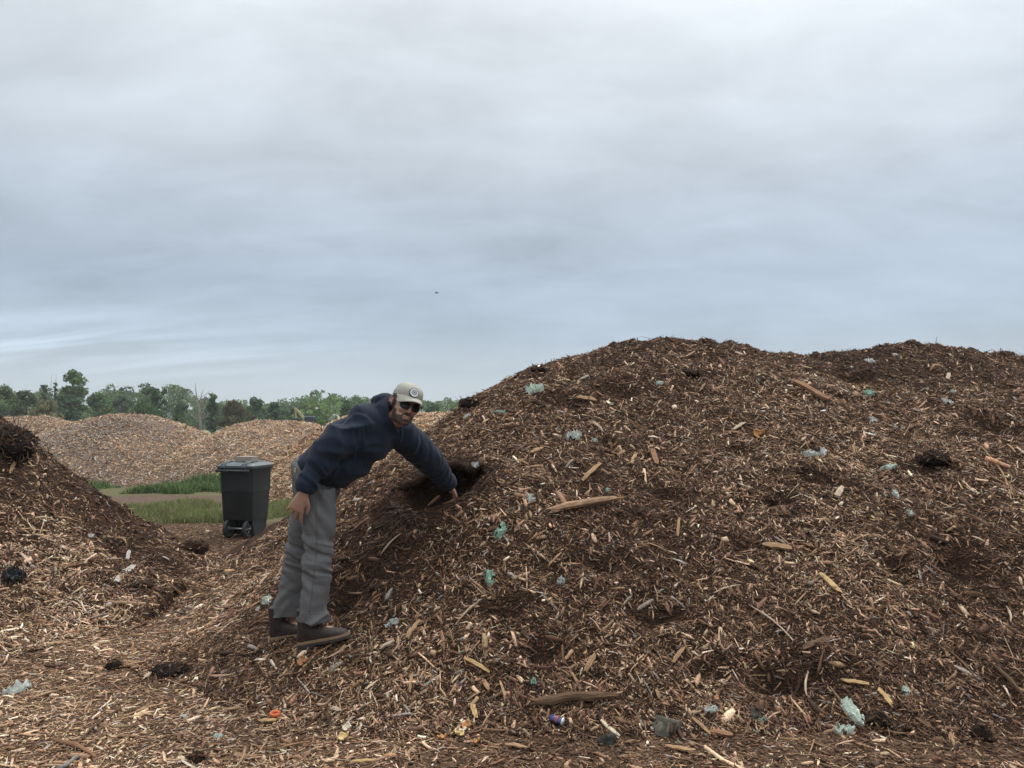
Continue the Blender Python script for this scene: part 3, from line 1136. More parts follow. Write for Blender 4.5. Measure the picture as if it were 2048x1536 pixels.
def tree(name, label, px, top, wpx, Y, col, style='round', base=.12, bare_top=0, group=None, leaf=None, bark=None):
    x, yy, z = P(px, top, Y)
    g = float(g_base(np.array([x]), np.array([Y]))[0])
    h, w = z - g, wpx / F_PX * Y
    root = empty(name, (x, Y, g), label, 'shrub' if name == 'shrub' else 'tree', group)
    tr = MB()
    limbs(tr, h, base * h, w, max(.035 * h, .05), 7)
    tr.build('trunk', bark or M_BARK, root, keep=False)
    if style != 'bare':
        cl, sz = crown_clumps(style, h, w, base * h)
        cols = [np.array(col) * rng.uniform(.62, 1.35) * (1 + rng.normal(0, .05, 3)) for _ in cl]
        lf = leaf or .0021 * Y
        V, L, S, T, C = leaf_cloud(cl, sz, 3.0, lf, cols)
        link('crown', np_mesh('crown', V, L, S, T, False, C), M_LEAF, root, keep=False)
    if bare_top:
        tw = MB()
        for _ in range(bare_top):
            a, r = rng.uniform(0, 2 * PI), rng.uniform(0, .35) * w
            p0 = np.array([r * math.cos(a), r * math.sin(a), h * rng.uniform(.5, .65)])
            p1 = p0 + np.array([rng.normal(0, .08) * w, rng.normal(0, .08) * w, h * rng.uniform(.22, .42)])
            tw.tube([p0, (p0 + p1) / 2 + rng.normal(0, .04, 3), p1], [.03, .022, .008], 4)
        tw.build('bare_twigs', M_TWIG, root, keep=False)
    return root


M_TWIG = mat_plain('dead_twig', (.13, .11, .095), .9, noise=.3)
M_DEAD = mat_plain('dead_wood', (.22, .195, .17), .9, noise=.25, scale=6)
GRN, DRK, OLV, LGT, BLU = (.125, .185, .072), (.080, .130, .058), (.18, .18, .085), (.18, .27, .10), (.10, .155, .08)

# far wood: reads as one mass
cl, sz, cols = [], [], []
for px in np.arange(-260, 1300, 13):
    Y = rng.uniform(105, 150)
    top = 784 + 18 * (vnoise(px * .012, 0.5, 91) - .5) * 2 + 8 * (vnoise(px * .05, 1.5, 92) - .5) * 2 + 14 * smoothstep(330, 420, px) + 9 * smoothstep(520, 700, px)
    x, _, z = P(px, top, Y)
    for t in (.2, .5, .78, .94):
        for _ in range(2):
            cl.append((x + rng.normal(0, 1.0), Y + rng.normal(0, 2), z * t + rng.normal(0, .25)))
            sz.append(rng.uniform(.9, 1.5) * (1.15 - .4 * t))
            cols.append(np.array(GRN if rng.uniform() < .6 else DRK) * rng.uniform(.7, 1.3))
V, L, S, T, C = leaf_cloud(cl, sz, 2.0, .26, cols)
tag(link('woodland', np_mesh('woodland', V, L, S, T, False, C), M_LEAF), 'dense far belt of green woodland along the horizon', 'woodland', kind='stuff')

G_T = 'trees along the far side of the meadow'
tree('tree', 'tall light-green tree standing highest above the left tree belt', 148, 735, 58, 78, (.115, .18, .07), 'round', .3, group=G_T)
tree('tree', 'dark narrow tree with few bare twigs, between the pointed and the tall light-green tree', 113, 752, 24, 77, DRK, 'column', .1, 5, group=G_T)
tree('tree', 'dark pointed tree topped with many bare twigs, left of the tall green tree', 88, 758, 38, 76, DRK, 'column', .1, 12, group=G_T)
tree('tree', 'broad bushy green tree cut by the left edge of the photo', 8, 772, 90, 82, GRN, 'round', .05, group=G_T)
tree('tree', 'rounded green tree just left of the dark pointed tree', 52, 776, 60, 80, (.075, .115, .045), 'round', .05, group=G_T)
tree('shrub', 'olive yellow-green shrub in front of the dark pointed tree', 92, 796, 64, 66, OLV, 'round', .02, group=G_T)
tree('shrub', 'dark blue-green bushy shrub below the tall light-green tree', 142, 786, 58, 68, (.075, .125, .06), 'round', .02, group=G_T)
tree('tree', 'mid-green rounded tree right of the tall light-green tree', 198, 784, 62, 84, (.10, .16, .065), 'round', .05, group=G_T)
tree('tree', 'lumpy green tree with two low crowns, midway to the layered tree', 246, 786, 56, 88, BLU, 'round', .06, group=G_T)
tree('shrub', 'yellow-green shrub low above the saddle between the far heaps', 214, 812, 50, 70, (.10, .135, .05), 'round', .02, group=G_T)
tree('tree', 'tree with horizontal layered branches above the middle heap', 310, 778, 66, 76, (.06, .10, .046), 'layer', .15, group=G_T)
tree('shrub', 'wide light-green thicket on the right shoulder of the middle heap', 286, 802, 84, 70, (.075, .13, .048), 'round', .02, group=G_T)
tree('tree', 'dark green tree left of the bare dead tree', 362, 800, 40, 82, DRK, 'round', .05, group=G_T)
tree('tree', 'slim dark tree right of the bare dead tree', 426, 788, 42, 80, (.085, .125, .065), 'tall', .1, group=G_T)
tree('shrub', 'hazy olive-brown tree above the heap behind the bin', 468, 802, 64, 72, (.125, .115, .06), 'round', .04, group=G_T)
tree('tree', 'dark green tree with a double top, right of the olive-brown tree', 512, 793, 52, 80, (.075, .13, .06), 'round', .05, group=G_T)
tree('tree', 'low dark green tree beside the double-topped one', 549, 803, 46, 82, (.08, .13, .06), 'round', .05, group=G_T)
tree('tree', 'small dark tree behind the yellow excavator arm', 590, 815, 40, 84, (.08, .13, .06), 'round', .05, group=G_T)
tree('tree', 'bright fan-shaped young tree spreading upward behind the man\'s back', 640, 781, 60, 74, LGT, 'fan', .1, group=G_T)
tree('tree', 'dark ragged tree right of the fan-shaped one, near the small roof', 694, 803, 42, 82, (.08, .125, .062), 'tall', .08, group=G_T)
tree('tree', 'rounded green tree just right of the man\'s cap', 866, 802, 46, 80, (.07, .12, .055), 'round', .05, group=G_T)
tree('tree', 'little green tree at the foot of the big heap, right of the thin pole', 903, 815, 18, 82, (.06, .10, .05), 'round', .05, group=G_T)

# bare dead tree
Yd = 64
x, _, z = P(392, 766, Yd)
rt = empty('dead_tree', (x, Yd, float(g_base(np.array([x]), np.array([Yd]))[0])), 'bare grey dead tree with crooked branches left of the slim dark tree', 'tree', G_T)
mb = MB()
hh_ = z - rt.location.z
mb.tube([(0.45, 0, 0), (.42, 0, hh_ * .3), (.3, 0, hh_ * .55), (.05, 0, hh_ * .78), (-.12, .1, hh_)], [.12, .1, .08, .05, .02], 7)
mb.build('trunk', M_DEAD, rt, keep=False)
for (s, e) in (((.42, 0, .3), (-.75, .2, .52)), ((.36, 0, .42), (1.0, -.1, .62)), ((.3, 0, .52), (-.35, 0, .74)), ((.2, 0, .62), (.55, .1, .86)), ((.4, 0, .34), (1.25, .1, .47)), ((.3, 0, .5), (.75, .1, .8))):
    b = MB()
    s, e = np.array(s) * [1, 1, hh_], np.array(e) * [1, 1, hh_]
    m_ = (s + e) / 2 + np.array([0, 0, -.12])
    b.tube([s, m_, e], [.05, .035, .012], 5)
    for _ in range(7):
        u = rng.uniform(.2, 1)
        q = s * (1 - u) + e * u
        r_ = q + np.array([rng.normal(0, .25), rng.normal(0, .2), rng.uniform(.1, .6)])
        b.tube([q, (q + r_) / 2 + rng.normal(0, .03, 3), r_], [.018, .013, .006], 4)
    b.build('branch', M_DEAD, rt, keep=False)

# far hills
hx = np.linspace(-900, 900, 90)
hy = np.linspace(0, 1, 16)
HX, HV = np.meshgrid(hx, hy)
ridge = 1.62 + 950 / F_PX * (838 - 812) * (.75 + .55 * (fbm(HX * .006, HX * 0, 55, 3) - .3))
HZ = ridge * np.sin(HV * PI * .5) ** 1.2 - 1 + 3 * (fbm(HX * .05, HV * 9, 57) - .5)
HY = 700 + 300 * HV
ii = np.arange(HX.size).reshape(HX.shape)
L = np.stack([ii[:-1, :-1].ravel(), ii[:-1, 1:].ravel(), ii[1:, 1:].ravel(), ii[1:, :-1].ravel()], 1)
M_HILL = mat_plain('hill_woods', (.055, .085, .04), .95, noise=.35, scale=.03)
tag(link('hills', np_mesh('hills', np.stack([HX.ravel(), HY.ravel(), HZ.ravel()], 1), L.ravel(), np.arange(len(L)) * 4, np.full(len(L), 4), True), M_HILL), kind='structure')

# ------------------------------------------------------------------ small far things
M_YEL = mat_plain('machine_yellow', (.36, .29, .16), .6, noise=.2)
M_BLK = mat_plain('rubber_black', (.018, .018, .02), .7)
M_GLS = mat_plain('cab_glass', (.03, .04, .05), .15)
Yx = 56.0
px_m = Yx / F_PX


def XZ(px, py, Y=None):
    return P(px, py, Y or Yx)


ex = P(612, 850, Yx)
r_ = empty('excavator', (ex[0], Yx, 0.0), 'small yellow excavator with raised arm beyond the heaps, half hidden', 'excavator')


def part(name, mb, mat, parent, **kw):
    return mb.build(name, mat, parent, keep=False, **kw)


def loc(px, py, dy=0):
    p = P(px, py, Yx)
    return np.array([p[0] - ex[0], dy, p[2]])


def bar(a, b, w0, w1, d):
    a, b = np.array(a, float), np.array(b, float)
    t = (b - a) / np.linalg.norm(b - a)
    n_ = np.array([-t[2], 0, t[0]])
    return [[a + n_ * w0 * s + np.array([0, d * q, 0]) for s, q in ((-1, -1), (1, -1), (1, 1), (-1, 1))],
            [b + n_ * w1 * s + np.array([0, d * q, 0]) for s, q in ((-1, -1), (1, -1), (1, 1), (-1, 1))]]


part('body', MB().box((.1, 0, .95), (1.6, 1.2, .6), bev=.1).box((-.5, 0, 1.1), (.5, 1.1, .5), bev=.08), M_YEL, r_, smooth=False)
cabp = part('cab', MB().box((.35, -.25, 1.45), (.7, .65, .75), bev=.08), M_GLS, r_, smooth=False)
for s in (-1, 1):
    part('track', MB().box((0, s * .55, .3), (2.1, .35, .6), bev=.25), M_BLK, r_)
mb = MB()
mb.loft(bar(loc(612, 842), loc(601, 828), .07, .09, .08))
mb.loft(bar(loc(601, 828), loc(590, 816), .08, .06, .08))
part('boom', mb, M_YEL, r_, smooth=False)
mb = MB()
mb.loft(bar(loc(590, 815, .02), loc(592, 838, .02), .06, .045, .06))
st_ = part('stick', mb, M_YEL, r_, smooth=False)
part('bucket', MB().box(loc(593, 842), (.5, .5, .4), bev=.08), M_BLK, r_, smooth=False)

M_WHT = mat_plain('white_sheet_metal', (.62, .62, .6), .5, noise=.08)
M_DKM = mat_plain('dark_metal', (.07, .075, .075), .6)
# small pale roofed shed
p0 = P(670, 833, 90)
sh = empty('shed', (p0[0], 90, 0), 'little pale gable-roofed shed among the trees behind the man\'s back', 'shed')
w_ = 15 / F_PX * 90
part('wall', MB().box((0, 0, .75), (w_ * .95, 2, 1.5)), mat_plain('grey_siding', (.3, .3, .28), .8), sh, smooth=False)
mb = MB()
mb.loft([[(-w_ / 2 - .1, s, 1.5), (w_ / 2 + .1, s, 1.5), (w_ / 2 + .1, s, 1.56), (0, s, 2.2), (-w_ / 2 - .1, s, 1.56)] for s in (-1.2, 1.2)])
part('roof', mb, mat_plain('pale_roof', (.26, .25, .22), .7), sh, smooth=False)
part('door', MB().box((.1, -1.02, .6), (.6, .06, 1.2)), M_DKM, sh, smooth=False)

# long low barrier beyond the golden heap
a_, b_ = P(800, 829, 52), P(1010, 829, 52)
gr_ = empty('barrier', (a_[0], 52, 0), 'long low white rail on a dark base, right of the man\'s head', 'barrier')
Lr_ = b_[0] - a_[0]
zt = a_[2]
part('rail', MB().box((Lr_ / 2, 0, zt), (Lr_, .12, .17), bev=.02), M_WHT, gr_, smooth=False)
part('base', MB().box((Lr_ / 2, .05, zt - .45), (Lr_, .3, .66), bev=.02), M_DKM, gr_, smooth=False)
for k in range(5):
    part('post', MB().box((.2 + (Lr_ - .4) * k / 4, -.1, (zt - .1) / 2), (.12, .1, zt + .1)), M_DKM, gr_, smooth=False)
# thin pole
q = P(896, 800, 60)
pl = MB()
pl.tube([(0, 0, 0), (0, 0, q[2])], [.045, .03], 8)
pl.box((0, 0, q[2] - .25), (.35, .05, .06))
o = pl.build('pole', M_DKM, None)
o.location = (q[0], 60, 0)
tag(o, 'thin dark pole beside the little tree at the big heap\'s edge', 'pole')
q = P(612, 828, 58)
pl = MB()
pl.tube([(0, 0, 0), (0, 0, q[2])], [.04, .03], 8)
pl.tube([(-.0, 0, q[2]), (0, 0, q[2] + .1)], [.06, .05], 8)
# stakes on the middle heap
M_STK = mat_plain('stake_wood', (.09, .07, .055), .9)
for (px, t_, b_, lb) in ((371, 850, 868, 'short dark stump stick standing on the right end of the middle heap'), (288, 815, 836, 'thin upright stake behind the crown of the middle heap')):
    Yq = 22.5 if px == 371 else 23.5
    q0, q1 = P(px, b_, Yq), P(px + 1, t_, Yq)
    s = MB()
    s.tube([q0 - [0, 0, .25], q0, (q0 + q1) / 2 + [.01, 0, 0], q1], [.035, .04, .035, .02] if px == 371 else [.014] * 4, 7)
    tag(s.build('stake', M_STK), lb, 'stake')

# bird, a speck in the sky
bp_ = P(873, 586, 80)
mb = MB()
mb.ellipsoid((0, 0, 0), (.14, .04, .04), 10, 8)
mb.tube([(.12, 0, .01), (.22, 0, .02), (.27, 0, .01)], [.035, .03, .006], 8)
mb.tube([(-.13, 0, 0), (-.24, 0, .01)], [.03, .05], 8, .3)
bo = mb.build('bird', mat_plain('bird_plumage', (.03, .03, .032), .8))
bo.location = tuple(bp_)
tag(bo, 'tiny dark bird flying in the grey sky', 'bird')
for s in (-1, 1):
    w = MB()
    w.loft([[(.07, s * .03, .02), (-.07, s * .03, .02), (-.07, s * .03, .03), (.07, s * .03, .03)],
            [(.06, s * .2, .10), (-.08, s * .2, .10), (-.08, s * .2, .11), (.06, s * .2, .11)],
            [(-.02, s * .38, .07), (-.08, s * .38, .07), (-.08, s * .38, .075), (-.02, s * .38, .075)]])
    w.build('wing', bpy.data.materials['bird_plumage'], bo, keep=False)

# ------------------------------------------------------------------ wheeled bin
M_BIN = mat_plain('bin_plastic', (.017, .022, .025), .5, noise=.3, scale=4, bump=.12, bscale=60, spec=.5)
M_LID = mat_plain('bin_lid_plastic', (.085, .10, .108), .5, noise=.2, scale=6, spec=.5)
M_TYR = mat_plain('tyre', (.03, .03, .032), .75)
M_HUB = mat_plain('wheel_hub', (.10, .10, .105), .5)
M_STEEL = mat_plain('axle_steel', (.45, .44, .42), .35, metal=.7)
YB = 10.72
pb = P(489, 1066, YB)
zb = float(np.median(bil(ZT, np.array([pb[0], pb[0] + .2, pb[0] - .2]), np.full(3, YB)))) + .005
bn = empty('wheelie_bin', (pb[0], YB, zb), 'black two-wheeled rubbish bin with grey-blue lid, seen from its hinge side', 'bin')
bn.rotation_euler = (0, 0, R(-14))


def rrect(w, d, z, r=.05, cy=0, n=5):
    """rounded rectangle ring"""
    out = []
    for (sx, sy, a0) in ((1, 1, 0), (-1, 1, PI / 2), (-1, -1, PI), (1, -1, 3 * PI / 2)):
        for k in range(n):
            a = a0 + PI / 2 * k / (n - 1)
            out.append(np.array([sx * (w / 2 - r) + r * math.cos(a), cy + sy * (d / 2 - r) + r * math.sin(a), z]))
    return out


H_ = 0.955
rings = [rrect(.555, .50, .245, .05, .02), rrect(.56, .52, .26, .06, .02), rrect(.578, .60, .62, .06, .02), rrect(.58, .605, .625, .06, .02),
         rrect(.592, .62, .632, .06, .02), rrect(.605, .66, .93, .07, .01), rrect(.607, .665, .932, .07, .01), rrect(.645, .72, .935, .07, .01), rrect(.65, .725, H_, .07, .01)]
body = MB().loft(rings)
# lower front of the body runs down to the ground, the back is cut in for the wheels
body.loft([rrect(.44, .18, .02, .05, .15), rrect(.50, .24, .25, .05, .13)])
for s_ in (-1, 1):
    body.loft([[(s_ * a_, y_, z_) for y_, z_ in ((-.20, .25), (-.12, .02), (.22, .02), (.25, .25))] for a_ in (.225, .262)])
body.box((0, .06, .14), (.4, .05, .23), bev=.01)
bdy = part('body', body, M_BIN, bn, smooth=False)
for f in bdy.data.polygons:
    f.use_smooth = True
try:
    bdy.data.set_sharp_from_angle(angle=R(35))
except Exception:
    pass
lid = MB()
lid.loft([rrect(.655, .74, H_ + .002, .07, .01), rrect(.665, .75, H_ + .03, .07, .01), rrect(.60, .68, H_ + .055, .09, .02), rrect(.44, .5, H_ + .072, .1, .04)])
lid.box((0, .42, H_ + .035), (.34, .08, .03), bev=.012)
for s in (-1, 0, 1):
    lid.box((s * .16, .06, H_ + .074), (.035, .42, .014), bev=.006)
lo_ = part('lid', lid, M_LID, bn, smooth=False)
for s in (-1, 1):
    h = MB()
    h.tube([(s * .19 - .03, -.37, H_ - .03), (s * .19 - .03, -.36, H_ + .045), (s * .19 - .025, -.2, H_ + .085), (s * .19 - .02, -.02, H_ + .08)], [.013, .014, .014, .01], 8)
    h.tube([(s * .19 + .03, -.37, H_ - .03), (s * .19 + .03, -.36, H_ + .045), (s * .19 + .025, -.2, H_ + .085), (s * .19 + .02, -.02, H_ + .08)], [.013, .014, .014, .01], 8)
    h.box((s * .19, -.362, H_ + .015), (.07, .025, .02), bev=.006)
    h.build('hinge_strap', M_LID, lo_, keep=False)
hd = MB()
hd.tube([(-.29, -.40, H_ - .035), (.29, -.40, H_ - .035)], .017, 10)
for s in (-.28, -.1, .1, .28):
    hd.box((s, -.375, H_ - .035), (.03, .06, .04), bev=.008)
part('handle', hd, M_BIN, bn)
part('axle', MB().tube([(-.22, -.17, .125), (.22, -.17, .125)], .012, 10), M_STEEL, bn)
for s in (-1, 1):
    tr_ = MB()
    prof = [(.085, -.026), (.118, -.03), (.125, -.018), (.125, .018), (.118, .03), (.085, .026)]
    n_ = 32
    V, Fs = [], []
    for i in range(n_):
        a = 2 * PI * i / n_
        for (r, t) in prof:
            V.append((s * .178 + t, -.17 + r * math.cos(a), .125 + r * math.sin(a)))
    m_ = len(prof)
    for i in range(n_):
        j = (i + 1) % n_
        for k in range(m_):
            l = (k + 1) % m_
            Fs.append((i * m_ + k, i * m_ + l, j * m_ + l, j * m_ + k))
    tr_.add(V, Fs)
    wh = part('wheel', tr_, M_TYR, bn)
    hb = MB()
    hb.tube([(s * .178 - .034, -.17, .125), (s * .178 + .034, -.17, .125)], [.03, .03], 14)
    for k in range(6):
        a = k * PI / 3
        c_, s_ = math.cos(a), math.sin(a)
        hb.tube([(s * .178 + .02 * s, -.17 + .02 * c_, .125 + .02 * s_), (s * .178 + .02 * s, -.17 + .09 * c_, .125 + .09 * s_)], [.013, .010], 6)
    hb.build('rim', M_HUB, wh, keep=False)
SX_, SY_ = .84, .80
bpy.context.view_layer.update()
for o in [c for c in scene.objects if c.parent == bn] + [g for g in scene.objects if g.parent is not None and g.parent.parent == bn]:
    me = o.data
    co = np.empty(len(me.vertices) * 3, np.float32)
    me.vertices.foreach_get('co', co)
    co = co.reshape(-1, 3)
    if o.name.startswith(('wheel', 'rim', 'axle')):
        co[:, 0] *= SX_
        co[:, 1] += .17 * (1 - SY_)
    else:
        co[:, 0] *= SX_
        co[:, 1] *= SY_
    me.vertices.foreach_set('co', np.ascontiguousarray(co).ravel())
    me.update()
# grey block weighing down the lid
bk = MB().box((0, 0, .035), (.25, .17, .07), bev=.006)
bo = bk.build('block', mat_plain('concrete_block', (.27, .235, .20), .9, noise=.2, scale=25, bump=.4, bscale=120), None, smooth=False)
rot = Matrix.Rotation(R(-14), 4, 'Z')
bpos = rot @ Vector((.04, -.03, H_ + .079))
bo.location = (pb[0] + bpos.x, YB + bpos.y, zb + bpos.z)
bo.rotation_euler = (0, 0, R(-14))
tag(bo, 'grey-brown concrete block lying on the closed bin lid', 'block')
# ------------------------------------------------------------------ litter and larger pieces lying on the heaps
def mat_film(name, c, tr=.12):
    m, nt, b = new_mat(name)
    tc = nt.nodes.new('ShaderNodeTexCoord')
    n = nt.nodes.new('ShaderNodeTexNoise')
    n.inputs['Scale'].default_value = 14
    n.inputs['Detail'].default_value = 6
    nt.links.new(tc.outputs['Object'], n.inputs['Vector'])
    cr = nt.nodes.new('ShaderNodeValToRGB')
    e = cr.color_ramp.elements
    e[0].position, e[0].color = .36, tuple(k * .7 for k in c) + (1,)
    e[1].position, e[1].color = .56, c + (1,)
    nt.links.new(n.outputs['Fac'], cr.inputs['Fac'])
    nt.links.new(cr.outputs['Color'], b.inputs['Base Color'])
    b.inputs['Roughness'].default_value = .42
    t = nt.nodes.new('ShaderNodeBsdfTranslucent')
    nt.links.new(cr.outputs['Color'], t.inputs['Color'])
    ms = nt.nodes.new('ShaderNodeMixShader')
    ms.inputs[0].default_value = tr
    nt.links.new(b.outputs[0], ms.inputs[1])
    nt.links.new(t.outputs[0], ms.inputs[2])
    nt.links.new(ms.outputs[0], nt.nodes['Material Output'].inputs['Surface'])
    return m


FILM = {'mint': mat_film('mint_film', (.58, .66, .57)), 'green': mat_film('green_film', (.35, .52, .41)), 'white': mat_film('white_film', (.66, .66, .64)),
        'grey': mat_film('grey_green_film', (.52, .55, .50)), 'black': mat_film('black_film', (.03, .034, .038), .05)}


def frame(n):
    """tangent axes: screen-horizontal-ish and up the slope"""
    t = np.cross([0, 1, 0], n)
    if np.linalg.norm(t) < .3:
        t = np.array([1.0, 0, 0])
    t /= np.linalg.norm(t)
    t = t if t[0] > 0 else -t
    return t, np.cross(n, t)


def film(label, px, py, w, h, kind, ang=0.0, seed=0, rough=.65):
    p, n = at(px, py)
    s = p[1] / F_PX
    w, h = w * s * .85, h * s * .95
    t, b = frame(n)
    ca, sa = math.cos(ang), math.sin(ang)
    t, b = t * ca + b * sa, b * ca - t * sa
    N = 19
    u, v = np.meshgrid(np.linspace(-1, 1, N), np.linspace(-1, 1, N))
    ad = np.arctan2(v, u)
    r = np.hypot(u, v) / np.maximum(np.maximum(abs(u), abs(v)), 1e-6)
    uu, vv = u / np.maximum(r, 1), v / np.maximum(r, 1)
    rag = .60 + .55 * vnoise(np.cos(ad) * 1.1 + seed * 3.1, np.sin(ad) * 1.1 + seed, 500 + seed) + .28 * vnoise(np.cos(ad) * 3 + seed, np.sin(ad) * 3, 520 + seed)
    uu, vv = uu * rag, vv * rag
    q = min(w, h)
    zz = rough * q * (1.1 * np.abs(vnoise(u * 2.1 + seed, v * 2.1, 540 + seed) - .5) + .8 * np.abs(vnoise(u * 4.7 + seed, v * 4.7, 560 + seed) - .5)) + .012
    uu = uu + .16 * (vnoise(u * 4 + seed, v * 4 + 5, 570 + seed) - .5)
    vv = vv + .16 * (vnoise(u * 4 + seed, v * 4 + 9, 580 + seed) - .5)
    zz = zz - .03 * (np.maximum(abs(u), abs(v)) > .95)
    c = p - n * 0.006
    V = (c + uu[..., None] * t * w / 2 + vv[..., None] * b * h / 2 + zz[..., None] * n).reshape(-1, 3)
    hole = vnoise(u * 2.6 + seed * 1.7, v * 2.6 + 3, 600 + seed)
    Fs = [(i * N + j, i * N + j + 1, (i + 1) * N + j + 1, (i + 1) * N + j) for i in range(N - 1) for j in range(N - 1)
          if hole[i, j] > .30 or (abs(i - N // 2) < 2)]
    me = py_mesh('plastic_scrap', V - c, Fs, False)
    o = link('plastic_scrap', me, FILM[kind])
    o.location = tuple(c)
    return tag(o, label, 'plastic scrap', 'scraps of torn plastic film')


films = [
    ('large mint-green and white plastic scrap high on the big heap\'s left shoulder', 1066, 783, 46, 30, 'mint', .2),
    ('flat bright-green plastic strip below the shoulder scrap, near the heap\'s left skyline', 998, 826, 36, 9, 'green', 0),
    ('crumpled grey-green plastic beside a pale curved stick, mid-left of the big heap', 1145, 876, 40, 26, 'grey', .3),
    ('small grey scrap with green edge just right of the crumpled grey-green one', 1188, 884, 18, 14, 'grey', .5),
    ('small mint scrap below the big heap\'s highest point', 1320, 769, 18, 13, 'mint', 0),
    ('green scrap with a pale tail under the dip between the two summits', 1736, 789, 24, 18, 'green', -.3),
    ('small bright mint scrap below the right-hand summit', 1909, 785, 20, 11, 'mint', 0),
    ('pale mint strip with a chip across it, in the right half of the big heap', 1775, 938, 38, 13, 'mint', -.05),
    ('pale grey torn film next to a whitish tuft, upper middle of the big heap', 1622, 911, 44, 20, 'grey', .1),
    ('narrow upright grey-green shred above the round green scrap on the right', 1790, 990, 13, 28, 'grey', .1),
    ('rounded pale green scrap low right below the narrow shred', 1820, 1028, 17, 20, 'grey', .4),
    ('thin grey-green shreds left of the long weathered branch', 1060, 1000, 24, 26, 'grey', -.6),
    ('tiny teal scrap just above the long weathered branch', 1215, 983, 11, 13, 'green', .2),
    ('bright green twisted plastic hanging down the face, between hand hole and green ball', 1000, 1066, 26, 42, 'green', -.35),
    ('dark green tangled ball of plastic on the lower face of the big heap', 979, 1158, 30, 30, 'green', .5),
    ('small mint flake on the apron, in front of the man\'s boots', 705, 1314, 17, 12, 'mint', .1),
    ('small green scrap low on the apron above the dark fallen log', 1067, 1370, 16, 20, 'green', .2),
    ('long sea-green plastic rag at the foot of the big heap, lower right', 1700, 1425, 34, 78, 'mint', .25),
    ('trailing lower end of sea-green rag spread flat on the soil', 1690, 1464, 50, 24, 'mint', .3),
    ('small mint scrap right of the long sea-green rag', 1810, 1384, 18, 20, 'mint', .3),
    ('pale mint torn scrap right behind the man\'s rear trouser leg', 536, 1203, 26, 26, 'mint', -.4),
    ('tiny pale scrap just below the torn scrap behind the man\'s leg', 518, 1219, 12, 9, 'mint', .2),
    ('small teal scrap on the golden chip floor, right of the other floor scrap', 437, 1476, 20, 12, 'mint', .1),
    ('tiny mint scrap on the chip floor, left of the other floor scrap', 366, 1436, 18, 10, 'mint', -.1),
    ('pale whitish-green plastic sheet at the left edge of the floor', 34, 1384, 60, 34, 'grey', .5),
    ('bright white bag scrap on the right part of the big heap', 1746, 843, 15, 19, 'white', .2),
    ('white torn paper scraps at the right rim of the dug hole', 950, 941, 17, 15, 'white', .4),
    ('crumpled off-white film under the dip of the skyline', 1740, 727, 26, 20, 'white', -.2),
    ('dirty white film just below the right-hand summit\'s mint scrap', 1893, 808, 28, 14, 'white', -.2),
    ('white crumpled tissue left of the golden heap\'s end, on the dark ridge', 935, 835, 16, 12, 'white', .3),
    ('whitish ragged tuft beside the pale grey torn film', 1645, 905, 16, 26, 'white', .2),
    ('crumpled black plastic on the left heap, low near the photo edge', 28, 1158, 44, 40, 'black', .3),
    ('grey-green crumpled film at the heap\'s foot, left of the mossy stone\'s far side', 1425, 1426, 34, 18, 'grey', .1),
    ('small white scrap in the middle of the left heap', 182, 1074, 12, 14, 'white', .3),
    ('grey-green tangle of film on the slope right of the boots', 785, 1250, 38, 20, 'grey', .2),
    ('small grey scrap in the middle of the big heap\'s lower face', 1122, 1166, 22, 18, 'grey', .3),
    ('glossy dark green film by the dark rock at the heap\'s foot', 1525, 1442, 24, 12, 'green', .3),
]
for i, (lb, px, py, w, h, kd, an) in enumerate(films):
    film(lb, px, py, w, h, kd, an, i)


def mat_wood(name, c, c2):
    m, nt, b = new_mat(name)
    tc = nt.nodes.new('ShaderNodeTexCoord')
    mp = nt.nodes.new('ShaderNodeMapping')
    mp.inputs['Scale'].default_value = (3, 40, 40)
    n = nt.nodes.new('ShaderNodeTexNoise')
    n.inputs['Scale'].default_value = 3
    n.inputs['Detail'].default_value = 8
    n.inputs['Roughness'].default_value = .7
    nt.links.new(tc.outputs['Object'], mp.inputs['Vector'])
    nt.links.new(mp.outputs[0], n.inputs['Vector'])
    cr = nt.nodes.new('ShaderNodeValToRGB')
    e = cr.color_ramp.elements
    e[0].position, e[0].color = .36, c2 + (1,)
    e[1].position, e[1].color = .62, c + (1,)
    nt.links.new(n.outputs['Fac'], cr.inputs['Fac'])
    nt.links.new(cr.outputs['Color'], b.inputs['Base Color'])
    b.inputs['Roughness'].default_value = .9
    b.inputs['Specular IOR Level'].default_value = .2
    bp = nt.nodes.new('ShaderNodeBump')
    bp.inputs['Strength'].default_value = .8
    bp.inputs['Distance'].default_value = .01
    nt.links.new(n.outputs['Fac'], bp.inputs['Height'])
    nt.links.new(bp.outputs['Normal'], b.inputs['Normal'])
    return m


WOOD = {'branch': mat_wood('weathered_branch', (.40, .25, .15), (.13, .075, .045)), 'dark': mat_wood('dark_wood', (.16, .095, .055), (.05, .03, .018)),
        'tan': mat_wood('tan_wood', (.38, .24, .13), (.2, .115, .06)), 'yellow': mat_wood('yellow_wood', (.50, .34, .16), (.28, .17, .075)),
        'pale': mat_wood('pale_wood', (.52, .41, .30), (.28, .2, .14)), 'red': mat_wood('reddish_wood', (.30, .16, .09), (.13, .065, .035)),
        'grey': mat_wood('grey_board', (.40, .38, .34), (.22, .20, .175))}


